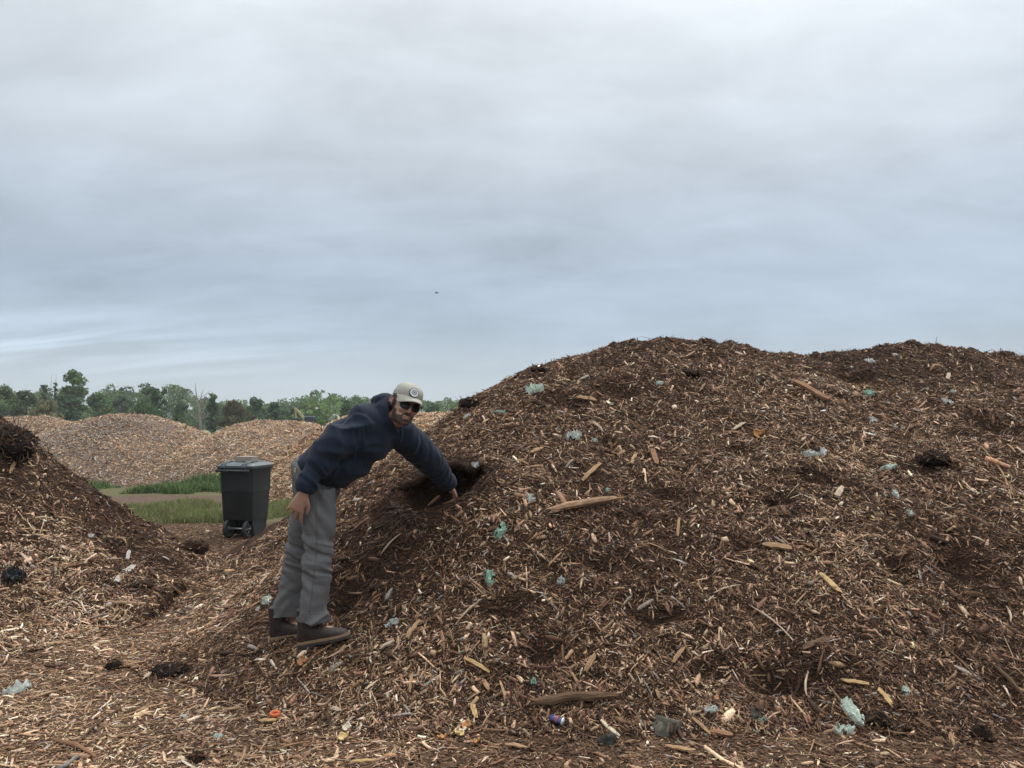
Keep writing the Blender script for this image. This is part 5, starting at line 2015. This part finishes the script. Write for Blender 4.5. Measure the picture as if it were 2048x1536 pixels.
def bvh(o):
    me = o.data
    return BVHTree.FromPolygons([tuple(v.co) for v in me.vertices], [tuple(p.vertices) for p in me.polygons])


def hit(tree_, px, py):
    d = Vector(ray(px, py)).normalized()
    l, n, i, t = tree_.ray_cast(Vector((0, 0, EYE)), d)
    return (np.array(l), np.array(n)) if l is not None else (None, None)


def sub_shell(src, mask, off, name, mat, parent, thick=.004):
    me = src.data
    n = len(me.vertices)
    co = np.empty(n * 3, np.float32)
    me.vertices.foreach_get('co', co)
    no = np.empty(n * 3, np.float32)
    me.vertices.foreach_get('normal', no)
    co, no = co.reshape(-1, 3).astype(float), no.reshape(-1, 3).astype(float)
    loc_ = (co - HC) / HS
    lx, ly, lz = loc_ @ HR, loc_ @ HF, loc_ @ HU
    keep = mask(lx, ly, lz, no)
    off_ = off(lx, ly, lz) * (1 + .9 * noise3(co, 120, 5, 2))
    V2 = co + no * off_[:, None]
    idx = -np.ones(n, int)
    Fs = [tuple(p.vertices) for p in me.polygons if all(keep[v] for v in p.vertices)]
    us = sorted({v for f in Fs for v in f})
    for i, v in enumerate(us):
        idx[v] = i
    m = py_mesh(name, V2[us], [tuple(int(idx[v]) for v in f) for f in Fs], True)
    return link(name, m, mat, parent)


def beard_mask(x, y, z, no):
    q3 = np.stack([x, y, z], 1)
    n = .05 * noise3(q3, 60, 3, 2) + .03 * noise3(q3, 260, 4, 1)
    jaw = (z < -.040 - .25 * np.maximum(.055 - y, 0) * 0 + n) & (z > -.135) & (y > -.005 + n) & (np.abs(x) < .09)
    cheek = (y > .04) & (z > -.058 + n) & (np.abs(x) < .056) & (np.abs(x) > .028)
    side = (np.abs(x) > .05) & (y > -.004) & (y < .03 + n) & (z > -.05) & (z < .03)
    must = (np.abs(z + .053 + .0 * x) < .0065) & (np.abs(x) < .030) & (y > .07)
    mouth = (np.abs(x) < .021) & (z > -.078) & (z < -.060) & (y > .075)
    throat = (z < -.118) & (y < .02)
    return ((jaw & ~cheek & ~mouth & ~throat) | must | side)


sub_shell(man, beard_mask, lambda x, y, z: np.full(len(x), .0018), 'beard', M_BEARD, man)


def hair_mask(x, y, z, no):
    n = .005 * np.sin(y * 350) * np.sin(z * 300)
    inhead = (np.abs(x) < .095) & (np.abs(y) < .13) & (z > -.085) & (z < .07)
    ear = (np.abs(x) > .070) & (y > -.030) & (y < .016) & (z < .028) & (z > -.045)
    back_ = (y < -.03 + n) & (z > -.07)
    temple = (y < .035 + n) & (z > .018) & (np.abs(x) > .05)
    return inhead & (back_ | temple) & ~ear


sub_shell(man, hair_mask, lambda x, y, z: .007 + 0 * x, 'hair', M_HAIR, man)

# --- trousers
tr = MB()
tr.loft([ring(P(626, 923, 4.27), L_HIP, np.array([.8, 0, -.6]), .155, .11, .080), ring(P(620, 935, 4.27), L_HIP, np.array([.93, 0, -.36]), .174, .128, .098),
         ring(P(627, 958, 4.27), L_HIP, np.array([.99, 0, -.1]), .184, .126, .108), ring(P(633, 985, 4.27), L_HIP, np.array([1., 0, 0]), .185, .118, .108),
         ring(P(634, 1003, 4.27), L_HIP, np.array([1., 0, 0]), .165, .105, .105)])


def leg(mb, rows):
    rg = []
    for (px, py, Y, rx, ry) in rows:
        c = P(px, py, Y)
        rg.append([c + np.array([rx * math.cos(a), ry * math.sin(a), 0]) for a in np.linspace(0, 2 * PI, 24, endpoint=False)])
    mb.loft(rg)


leg(tr, [(631, 975, 4.17, .108, .09), (633, 1010, 4.17, .104, .094), (635, 1050, 4.165, .094, .09), (636, 1085, 4.16, .083, .082), (636, 1112, 4.16, .077, .077), (634, 1150, 4.157, .076, .078),
         (630, 1190, 4.155, .078, .08), (627, 1220, 4.155, .081, .083), (626, 1243, 4.155, .082, .084)])
leg(tr, [(628, 975, 4.36, .108, .09), (620, 1010, 4.37, .100, .094), (611, 1050, 4.385, .09, .09), (604, 1085, 4.40, .082, .082), (599, 1112, 4.41, .078, .077), (590, 1150, 4.42, .078, .078),
         (581, 1190, 4.43, .080, .08), (575, 1212, 4.43, .083, .083), (572, 1233, 4.43, .085, .084)])


def ridge(n):
    # soft cloth folds: rounded ridges with narrow valleys
    return 1 - np.abs(n) * 7.0


KZ = (KNR[2] + KNL[2]) / 2


def tr_folds(co, no):
    z = co[:, 2]
    zr = (z - KZ)
    sk = np.stack([co[:, 0] + .5 * zr, co[:, 1], zr * 3.4 + co[:, 0] * .8], 1)
    w = ridge(noise3(sk, 7, 3, 2)) * np.exp(-((zr + .01) / .13) ** 2)
    sk2 = np.stack([co[:, 0] * 1.5, co[:, 1], zr * 1.6 + co[:, 0] * 2.2], 1)
    w2 = ridge(noise3(sk2, 6, 13, 2)) * np.exp(-((zr - .30) / .22) ** 2)
    sk3 = np.stack([co[:, 0] * 1.5, co[:, 1], zr * 2.2 - co[:, 0] * 2.], 1)
    w3 = ridge(noise3(sk3, 6, 23, 2)) * np.exp(-((zr + .34) / .14) ** 2)
    d = .019 * w + .014 * w2 + .015 * w3 + .026 * noise3(co, 7, 31, 3) - .006
    return co + no * d[:, None]


trs = tr.build('trousers', M_GREY, man, remesh=.007, relax=5, deform=tr_folds)
T_TR = bvh(trs)


def seam(name, pxs, tree_, mat, parent, r=.0016, lift=.0006):
    q = [hit(tree_, *p) for p in pxs]
    q = [a + b * lift for a, b in q if a is not None]
    if len(q) > 2:
        MB().tube(q, r, 6).build(name, mat, parent)


ys = np.linspace(1000, 1228, 30)
seam('side_seam', [(632 + 5 * math.sin((y - 1000) / 60.) - (y - 1000) * .045, y) for y in ys], T_TR, M_SEAMD, trs)
seam('hem_stitch', [(x, 1226 - .00 * x) for x in np.linspace(599, 654, 14)], T_TR, M_SEAM, trs, .0012)
seam('hem_stitch', [(x, 1213 + .12 * (x - 545)) for x in np.linspace(548, 592, 12)], T_TR, M_SEAM, trs, .0012)
seam('pocket_edge', [(592 + t * 10, 922 + t * 3) for t in np.linspace(0, 1, 8)], T_TR, M_SEAMD, trs, .0018)
seam('pocket_edge', [(639 + t * 12 - 5 * t * t, 962 + 26 * t) for t in np.linspace(0, 1, 10)], T_TR, M_SEAMD, trs, .0022)
seam('knee_patch_seam', [(606 + t * 24, 1064 + 2 * t) for t in np.linspace(0, 1, 10)], T_TR, M_SEAM, trs, .0011)
pt, nt_ = hit(T_TR, 590, 940)
if pt is not None:
    v_ = unit(np.array([0.1, 0, 1]) - (np.array([0.1, 0, 1]) @ nt_) * nt_)
    u_ = np.cross(v_, nt_)
    MB().box(pt + nt_ * .001, (.013, .024, .003), np.stack([u_, v_, nt_], 1)).build('label_tag', M_TAG, trs, smooth=False)

# --- hoodie
hd_ = MB()
hd_.loft(torso(.004)[1:])
hd_.tube([P(690, 872, 4.22), P(715, 857, 4.165), P(676, 885, 4.12), P(641, 920, 4.075), P(623, 951, 4.045), P(611, 974, 4.02)], [.095, .090, .083, .074, .062, .051], 20)
hd_.tube([P(611, 970, 4.022), P(608, 985, 4.012)], [.047, .043], 18)
hd_.tube([P(765, 862, 4.36), P(806, 868, 4.43), P(836, 899, 4.55), P(864, 928, 4.67), P(884, 950, 4.79), P(894, 964, 4.865)], [.10, .092, .083, .074, .062, .050], 20)
hd_.tube([P(893, 962, 4.86), P(900, 972, 4.90)], [.047, .044], 18)
# bunched hood: collar round the neck, folded bag behind it with a peak
nd = unit(Hd(0, -.02, -.05) - P(766, 846, 4.33))
nl = unit(L_SH - (L_SH @ nd) * nd)
nf = np.cross(nl, nd)
cc = P(782, 832, 4.315)
colr_ = []
for a in np.linspace(0, 2 * PI, 25):
    bk_ = .5 - .5 * math.sin(a)
    colr_.append(cc + nl * .082 * math.cos(a) + nf * .074 * math.sin(a) + nd * (-.02 + .045 * bk_))
hd_.tube(colr_, [.030 + .012 * (.5 - .5 * math.sin(a)) for a in np.linspace(0, 2 * PI, 25)], 12)
hb_ = cc - nf * .085 + nd * .005
hd_.ellipsoid(hb_, np.array([nl * .105, nf * .050, nd * .055]))
hd_.ellipsoid(hb_ - nf * .02 - nd * .035, np.array([nl * .09, nf * .045, nd * .045]))
hd_.tube([hb_ - nd * .01, P(755, 806, 4.34), P(748, 796, 4.345)], [.055, .036, .014], 14)
# hem band
hem = torso(.004)[1]
hd_.loft([[p + (P(634, 940, 4.27) - P(655, 926, 4.27)) * k + (p - np.mean(hem, 0)) * g for p in hem] for k, g in ((-.35, .0), (0, .015), (.35, -.02), (.75, -.07))])


def axis_fold(co, a, b, amp, freq, rad, ph):
    d = b - a
    L_ = np.linalg.norm(d)
    d = d / L_
    t = (co - a) @ d
    q = co - a - t[:, None] * d
    r = np.linalg.norm(q, axis=1)
    m = np.exp(-(r / rad) ** 4) * smoothstep(-.02, .04, t) * smoothstep(L_ + .03, L_ - .02, t)
    sk = np.stack([t * freq / 32. + q[:, 2] * 1.2, q[:, 0] * .9 + t * .4, q[:, 2] * .9], 1)
    return amp * m * ridge(noise3(sk, 8, int(ph * 10), 2))


def hd_folds(co, no):
    d = .030 * noise3(co, 6, 61, 3) + .012 * noise3(co, 18, 65, 2)
    d = d + axis_fold(co, SHR, ELR, .015, 60, .11, .3) + axis_fold(co, ELR, WRR, .015, 110, .09, 1.1)
    d = d + axis_fold(co, SHL, ELL, .015, 65, .11, 2.3) + axis_fold(co, ELL, WRL, .015, 100, .09, .7)
    # drag folds across the side of the torso
    a, b = P(640, 945, 4.1), P(770, 850, 4.2)
    t = (co - a) @ unit(b - a)
    q = co[:, 2] - a[2]
    sk = np.stack([t * 1.0 + q * .6, co[:, 1] * .5, (q - t * .45) * 2.4], 1)
    d = d + .020 * (ridge(noise3(sk, 5, 71, 2)) - .3) * smoothstep(.02, .12, t) * smoothstep(.42, .3, t)
    return co + no * d[:, None]


hood = hd_.build('hoodie', M_NAVY, man, remesh=.0075, relax=5, deform=hd_folds)
T_HD = bvh(hood)
for k, (x0, y0, x1, y1) in enumerate(((803, 853, 801, 884), (789, 856, 797, 868))):
    q = [hit(T_HD, x0 + (x1 - x0) * t + 2 * math.sin(3 * t), y0 + (y1 - y0) * t) for t in np.linspace(0, 1, 12)]
    q = [a + b * .003 for a, b in q if a is not None]
    if len(q) > 3:
        MB().tube(q, .0028, 8).build('drawstring', M_CORD, hood)
ps = [(668, 962), (690, 948), (712, 935), (738, 932)]
seam('pocket_edge', [(np.interp(t, [0, 1, 2, 3], [p[0] for p in ps]), np.interp(t, [0, 1, 2, 3], [p[1] for p in ps])) for t in np.linspace(0, 3, 18)], T_HD, M_NAVY, hood, .0025)
seam('sleeve_seam', [(728 + 6 * math.sin(t * 3), 832 + 62 * t) for t in np.linspace(0, 1, 16)], T_HD, M_NAVY, hood, .0025)

# --- boots


def boot(heel, toe, sole_name='sole'):
    X = unit(toe - heel)
    Yv = unit(np.cross([0, 0, 1], X))
    Zv = np.cross(X, Yv)
    L_ = .288
    prof = [(0, .026, .080), (.012, .034, .095), (.05, .039, .105), (.09, .038, .108), (.13, .041, .092), (.17, .047, .073), (.21, .049, .062), (.245, .044, .055), (.272, .032, .045), (.286, .014, .03)]

    def pt_(x, y, z):
        return heel + X * x + Yv * y + Zv * z
    up = MB()
    rg = []
    for x, w_, h_ in prof:
        rg.append([pt_(x, w_ * math.copysign(abs(math.cos(a)) ** .8, math.cos(a)), .012 + (h_ - .012) * (.5 + .5 * math.copysign(abs(math.sin(a)) ** .7, math.sin(a)))) for a in np.linspace(0, 2 * PI, 20, endpoint=False)])
    up.loft(rg)
    s0 = pt_(.062, 0, .06)
    up.tube([s0, pt_(.058, 0, .10), pt_(.056, 0, .10) + np.array([0, 0, .09])], [.045, .05, .058], 20)
    bo_ = up.build('boot', M_BOOT, man, remesh=.005, relax=4, deform=lambda co, no: co + no * (.006 * noise3(co, 24, 9, 3))[:, None])

    def slab(z0, z1, g, x_end=1.0, x0=-.006):
        n_ = 26
        xs = np.linspace(0, 1, n_)
        pr = np.array(prof)
        lft = [(x0 + (L_ * x_end - x0 + .006) * t, np.interp(L_ * x_end * t, pr[:, 0], pr[:, 1]) * (1.02 if 0 < t < 1 else .9) + g) for t in xs]
        rings = []
        for z in (z0, z1):
            rings.append([pt_(x, y, z) for x, y in lft] + [pt_(x, -y, z) for x, y in lft[::-1]])
        return MB().loft(rings)
    slab(.014, .027, .0045).build('midsole', M_MID, bo_, smooth=False)
    so_ = slab(.0, .0145, .003)
    so_.F += []
    so_.build('sole', M_SOLE, bo_, smooth=False)
    slab(-.010, .001, .001, .33).build('boot_heel', M_SOLE, bo_, smooth=False)
    for k in range(4):
        x = .100 + .020 * k
        zt_ = np.interp(x, [p[0] for p in prof], [p[2] for p in prof]) + .001
        MB().tube([pt_(x, -.028, zt_ - .012), pt_(x + .003, -.014, zt_ - .001), pt_(x, 0, zt_ + .002), pt_(x + .003, .014, zt_ - .001), pt_(x, .028, zt_ - .012)], .0026, 6).build('lace', M_LACE, bo_)
    return bo_


H1, T1 = P(603, 1293, 4.17), P(697, 1275, 4.09)
boot(H1, T1)
H2, T2 = P(545, 1283, 4.44), P(636, 1268, 4.38)
boot(H2, T2)

# --- cap
cap = MB()


def cap_ring(dz, w, yf, yb, tl=.16, n=36):
    out = []
    ym, h = (yf + yb) / 2, (yf - yb) / 2
    for a in np.linspace(0, 2 * PI, n, endpoint=False):
        y = ym + h * math.cos(a)
        out.append(Hd(w * math.sin(a), y, dz + tl * (y - .02) * max(0, 1 - (dz - .035) / .1) * .55))
    return out


CR = [(.034, .0805, .101, -.106), (.045, .083, .104, -.109), (.065, .083, .105, -.109), (.09, .078, .097, -.102), (.108, .066, .080, -.086), (.120, .046, .054, -.06), (.126, .024, .027, -.033), (.128, .006, .006, -.012)]
cap.loft([cap_ring(*c) for c in CR])
co_ = cap.build('cap', M_CAP, man, deform=lambda co, no: co + no * (.004 * noise3(co, 24, 15, 2))[:, None])
br = MB()
rows = []
na, nr = 27, 6
for zoff in (0, -.0035):
    for j in range(nr):
        t = j / (nr - 1)
        for i in range(na):
            a = R(-74) + R(148) * i / (na - 1)
            out_ = .068 * t * max(math.cos(a * .98), 0) ** .55
            x = .084 * math.sin(a) * (1 - .03 * t)
            y = .020 * 0 + .103 * math.cos(a) * .98 + out_
            z = .046 + .10 * (y * .4 - .04) * 0 - .020 * t - .030 * (x / .084) ** 2 * (.25 + .75 * t) + zoff + .012 * math.cos(a)
            rows.append(Hd(x, y, z))
Fs = []
for s in range(2):
    for j in range(nr - 1):
        for i in range(na - 1):
            a = s * na * nr + j * na + i
            f = (a, a + 1, a + na + 1, a + na)
            Fs.append(f if s == 0 else f[::-1])
o2 = na * nr
edge_ = [(j, i) for j in (nr - 1,) for i in range(na)]
for i in range(na - 1):
    a = (nr - 1) * na + i
    Fs.append((a, a + 1, a + 1 + o2, a + o2))
    Fs.append((i + 1, i, i + o2, i + 1 + o2))
for j in range(nr - 1):
    a = j * na
    Fs.append((a, a + na, a + na + o2, a + o2))
    a = j * na + na - 1
    Fs.append((a + na, a, a + o2, a + na + o2))
br.add(rows, Fs)
br.build('brim', M_CAP, co_)
# round patch with a crossed emblem
pn = unit(HF * .88 + HU * .46 + HR * -.10)
pu = unit(HU - (HU @ pn) * pn)
pr_ = np.cross(pu, pn)
pc = Hd(.010, .1015, .083)
T_CAP = bvh(co_)
lc = T_CAP.ray_cast(Vector(pc + pn * .1), Vector(-pn))
if lc[0] is not None:
    pn = unit(.35 * pn + .65 * np.array(lc[1]))
    pu = unit(HU - (HU @ pn) * pn)
    pr_ = np.cross(pu, pn)
    pc = np.array(lc[0]) + pn * .0022


def disc(r, z0, z1, n=30):
    return MB().loft([[pc + pn * (z - 22 * (q * r * math.cos(a)) ** 2 * .25) + pr_ * r * q * math.cos(a) + pu * r * q * math.sin(a) for a in np.linspace(0, 2 * PI, n, endpoint=False)] for z, q in ((z0, 1), (z1, 1))])


pat = disc(.0270, -.006, .0016).build('patch', M_RIM, co_, smooth=False)
disc(.0238, -.002, .0026).build('patch_field', M_PATCH, pat, smooth=False)
em = MB()


def stroke(x0, y0, x1, y1, w_=.0018):
    a = pc + pr_ * x0 + pu * y0 + pn * (.0022 - 5.5 * x0 * x0)
    b = pc + pr_ * x1 + pu * y1 + pn * (.0022 - 5.5 * x1 * x1)
    return MB().tube([a, (a + b) / 2 + pn * .0002, b], w_, 6)


for st in ((-.012, -.012, .012, .012), (-.012, .012, .012, -.012)):
    stroke(*st).build('emblem_bar', M_EMB, pat)
for ang in (0, 90, 180, 270):
    c_, s_ = math.cos(R(ang)), math.sin(R(ang))
    e_ = MB()
    for (a0, b0, a1, b1) in ((.010, -.004, .017, -.004), (.010, .004, .017, .004), (.0135, -.004, .0135, .004)):
        x0, y0, x1, y1 = a0 * c_ - b0 * s_, a0 * s_ + b0 * c_, a1 * c_ - b1 * s_, a1 * s_ + b1 * c_
        st = stroke(x0, y0, x1, y1, .0011)
        e_.add(st.V, st.F)
    e_.build('emblem_mark', M_EMB, pat)

# --- sunglasses
gl = MB()
gl.tube([Hd(-.010, .104, .008), Hd(0, .107, .012), Hd(.010, .104, .008)], .0028, 8)
for s in (-1, 1):
    cx__, cz__ = s * .034, .000
    rimp = []
    for a in np.linspace(0, 2 * PI, 29):
        x = cx__ + .0265 * math.copysign(abs(math.cos(a)) ** .85, math.cos(a))
        z = cz__ + .0225 * math.copysign(abs(math.sin(a)) ** .85, math.sin(a)) - .002 * math.cos(a) * s
        rimp.append(Hd(x, .106 - 7 * x * x, z))
    gl.tube(rimp, .0026, 8)
gls = gl.build('sunglasses', M_FRAME, man)
for s in (-1, 1):
    V, Fs = [], []
    cx__ = s * .034
    ln = MB()
    rg = []
    for yo in (.0015, -.0015):
        rg.append([Hd(cx__ + .0262 * math.copysign(abs(math.cos(a)) ** .85, math.cos(a)), .106 - 7 * (cx__ + .0262 * math.cos(a)) ** 2 + yo, .0222 * math.copysign(abs(math.sin(a)) ** .85, math.sin(a)) - .002 * math.cos(a) * s) for a in np.linspace(0, 2 * PI, 28, endpoint=False)])
    ln.loft(rg)
    ln.build('lens', M_LENS, gls, smooth=False)
    tm = MB()
    tm.tube([Hd(s * .061, .080, .010), Hd(s * .072, .060, .012), Hd(s * .0785, .02, .013), Hd(s * .080, -.012, .012)], [.0028, .0026, .0022, .002], 8)
    tm.build('temple', M_GOLD2, gls)
# ring on the hanging hand
q = WRR + unit(P(592, 1018, 4.03) - WRR) * (.012 + .10)
Dd = unit(P(592, 1018, 4.03) - WRR)
Nn = unit(np.array([.20, -.96, .2]) - (np.array([.20, -.96, .2]) @ Dd) * Dd)
d2_ = unit(Dd - W_R * (.34 * .5 / 1.5 * .8))
v2_ = d2_ * math.cos(R(32)) - Nn * math.sin(R(32))
fc = WRR + Dd * .008 + (Dd * .085 + W_R * -.0105) * 1.02 + v2_ * .022
Nn = unit(Nn - (Nn @ v2_) * v2_)
MB().tube([fc + (W_R * math.cos(a) + Nn * math.sin(a)) * .0098 for a in np.linspace(0, 2 * PI, 20)], .0016, 6).build('finger_ring', M_GOLD2, man)
# ------------------------------------------------------------------ sky, sun, air
SUN_EL, SUN_AZ = R(52), R(25)      # azimuth measured from +Y towards +X
w = bpy.data.worlds.new('World')
scene.world = w
w.use_nodes = True
nt = w.node_tree
nt.nodes.clear()
N = nt.nodes.new


def mth(op, a, b=None, c=None):
    m = N('ShaderNodeMath')
    m.operation = op
    for i, v in enumerate((a, b, c)):
        if v is None:
            continue
        if isinstance(v, (int, float)):
            m.inputs[i].default_value = v
        else:
            nt.links.new(v, m.inputs[i])
    return m.outputs[0]


tc = N('ShaderNodeTexCoord')
sep = N('ShaderNodeSeparateXYZ')
nt.links.new(tc.outputs['Generated'], sep.inputs[0])
dx, dy, dz = sep.outputs
zz = mth('MAXIMUM', dz, 0.0)
den = mth('ADD', zz, 0.26)
cx_ = mth('DIVIDE', dx, den)
cy_ = mth('DIVIDE', dy, den)
cmb = N('ShaderNodeCombineXYZ')
nt.links.new(cx_, cmb.inputs[0])
nt.links.new(cy_, cmb.inputs[1])


def noise(scale, detail, sx=1.0, sy=1.0, rough=.5, dist=0.0, off=(0, 0, 0)):
    mp = N('ShaderNodeMapping')
    mp.inputs['Scale'].default_value = (sx, sy, 1)
    mp.inputs['Rotation'].default_value = (0, 0, R(-9))
    mp.inputs['Location'].default_value = off
    nt.links.new(cmb.outputs[0], mp.inputs['Vector'])
    n = N('ShaderNodeTexNoise')
    n.inputs['Scale'].default_value = scale
    n.inputs['Detail'].default_value = detail
    n.inputs['Roughness'].default_value = rough
    n.inputs['Distortion'].default_value = dist
    nt.links.new(mp.outputs[0], n.inputs['Vector'])
    return n.outputs['Fac']


n1 = noise(1.25, 9, .9, 1.25, .56, .5, (3.1, 1.7, 0))
n2 = noise(3.4, 9, .85, 1.4, .58, .6, (9.2, 4.4, 0))
n3 = noise(.55, 3, 1, 1.2, .5, 0, (1.2, 6.0, 0))
# overcast luminance rises from the horizon to the zenith
ramp = N('ShaderNodeValToRGB')
e = ramp.color_ramp.elements
stops = [(0.0, (.325, .378, .415)), (.05, (.30, .352, .402)), (.10, (.262, .316, .378)), (.17, (.254, .305, .368)), (.26, (.305, .346, .394)), (.36, (.374, .41, .444)), (.46, (.43, .46, .486)),
         (.60, (.80, .85, .88)), (1.0, (1.35, 1.37, 1.38))]
e[0].position, e[0].color = stops[0][0], stops[0][1] + (1,)
e[1].position, e[1].color = stops[-1][0], stops[-1][1] + (1,)
for p_, c_ in stops[1:-1]:
    e.new(p_).color = c_ + (1,)
nt.links.new(zz, ramp.inputs['Fac'])
# cloud texture as a factor
k1 = mth('MULTIPLY', mth('SUBTRACT', n1, .5), .8)
k2 = mth('MULTIPLY', mth('SUBTRACT', n2, .5), .5)
k3 = mth('MULTIPLY', mth('SUBTRACT', n3, .5), .45)
fade = N('ShaderNodeMapRange')
fade.inputs['From Min'].default_value = 0.02
fade.inputs['From Max'].default_value = 0.22
fade.inputs['To Min'].default_value = .38
nt.links.new(zz, fade.inputs['Value'])
fac = mth('ADD', 1.0, mth('MULTIPLY', mth('ADD', mth('ADD', k1, k2), k3), fade.outputs['Result']))
# brighter broken cloud low on the left
low = noise(2.0, 6, .5, 3.0, .5, .3, (2.2, 8.8, 0))
lm = mth('MULTIPLY', mth('SMOOTH_MIN', mth('MAXIMUM', mth('MULTIPLY', mth('SUBTRACT', -.12, dx), 3.0), 0.0), 1.0, .2),
         mth('MAXIMUM', mth('SUBTRACT', 1.0, mth('ABSOLUTE', mth('MULTIPLY', mth('SUBTRACT', dz, .085), 20.0))), 0.0))
lm = mth('MULTIPLY', lm, mth('MAXIMUM', mth('MULTIPLY', mth('SUBTRACT', low, .38), 3.0), 0.0))
fac = mth('ADD', fac, mth('MULTIPLY', lm, .8))
# brighter towards the upper right where the sun stands behind cloud
fac = mth('ADD', fac, mth('MULTIPLY', mth('MULTIPLY', mth('MAXIMUM', mth('ADD', dx, .15), 0.0), zz), .45))
sky = N('ShaderNodeTexSky')
sky.sky_type = 'NISHITA'
sky.sun_disc = False
sky.sun_elevation = SUN_EL
sky.sun_rotation = SUN_AZ
sc_ = N('ShaderNodeVectorMath')
sc_.operation = 'SCALE'
nt.links.new(ramp.outputs['Color'], sc_.inputs[0])
nt.links.new(mth('MULTIPLY', fac, 10.8), sc_.inputs['Scale'])
# break the flat white of the cloud with a little blue where it thins
mxs = N('ShaderNodeMix')
mxs.data_type = 'RGBA'
mxs.inputs[0].default_value = .06
nt.links.new(sc_.outputs[0], mxs.inputs[6])
nt.links.new(sky.outputs[0], mxs.inputs[7])
bg = N('ShaderNodeBackground')
bg.inputs['Strength'].default_value = 0.10
nt.links.new(mxs.outputs[2], bg.inputs['Color'])
out = N('ShaderNodeOutputWorld')
nt.links.new(bg.outputs[0], out.inputs['Surface'])

sl = bpy.data.lights.new('sun', 'SUN')
sl.energy = 1.2
sl.angle = R(16)
sl.color = (1.0, .955, .88)
so = bpy.data.objects.new('sun', sl)
COL.objects.link(so)
sd = Vector((math.sin(SUN_AZ) * math.cos(SUN_EL), math.cos(SUN_AZ) * math.cos(SUN_EL), math.sin(SUN_EL)))
so.rotation_euler = sd.to_track_quat('Z', 'Y').to_euler()

# moist air between the yard and the far trees
hz = MB().box((0, 650, 11), (3100, 1800, 34))
hm = bpy.data.materials.new('haze_air')
hm.use_nodes = True
hn = hm.node_tree
hn.nodes.clear()
pv = hn.nodes.new('ShaderNodeVolumePrincipled')
pv.inputs['Color'].default_value = (.86, .90, .93, 1)
pv.inputs['Density'].default_value = .0007
ho = hn.nodes.new('ShaderNodeOutputMaterial')
hn.links.new(pv.outputs[0], ho.inputs['Volume'])
o = hz.build('haze', hm, None, smooth=False)
tag(o, 'thin grey-blue haze in the moist air over the whole yard', 'haze', kind='stuff')

scene.view_settings.view_transform = 'Standard'
scene.view_settings.look = 'None'
scene.view_settings.exposure = 0.65
scene.view_settings.gamma = 1.0
scene.cycles.use_denoising = True
scene.cycles.max_bounces = 6
scene.cycles.diffuse_bounces = 3
scene.cycles.volume_bounces = 0
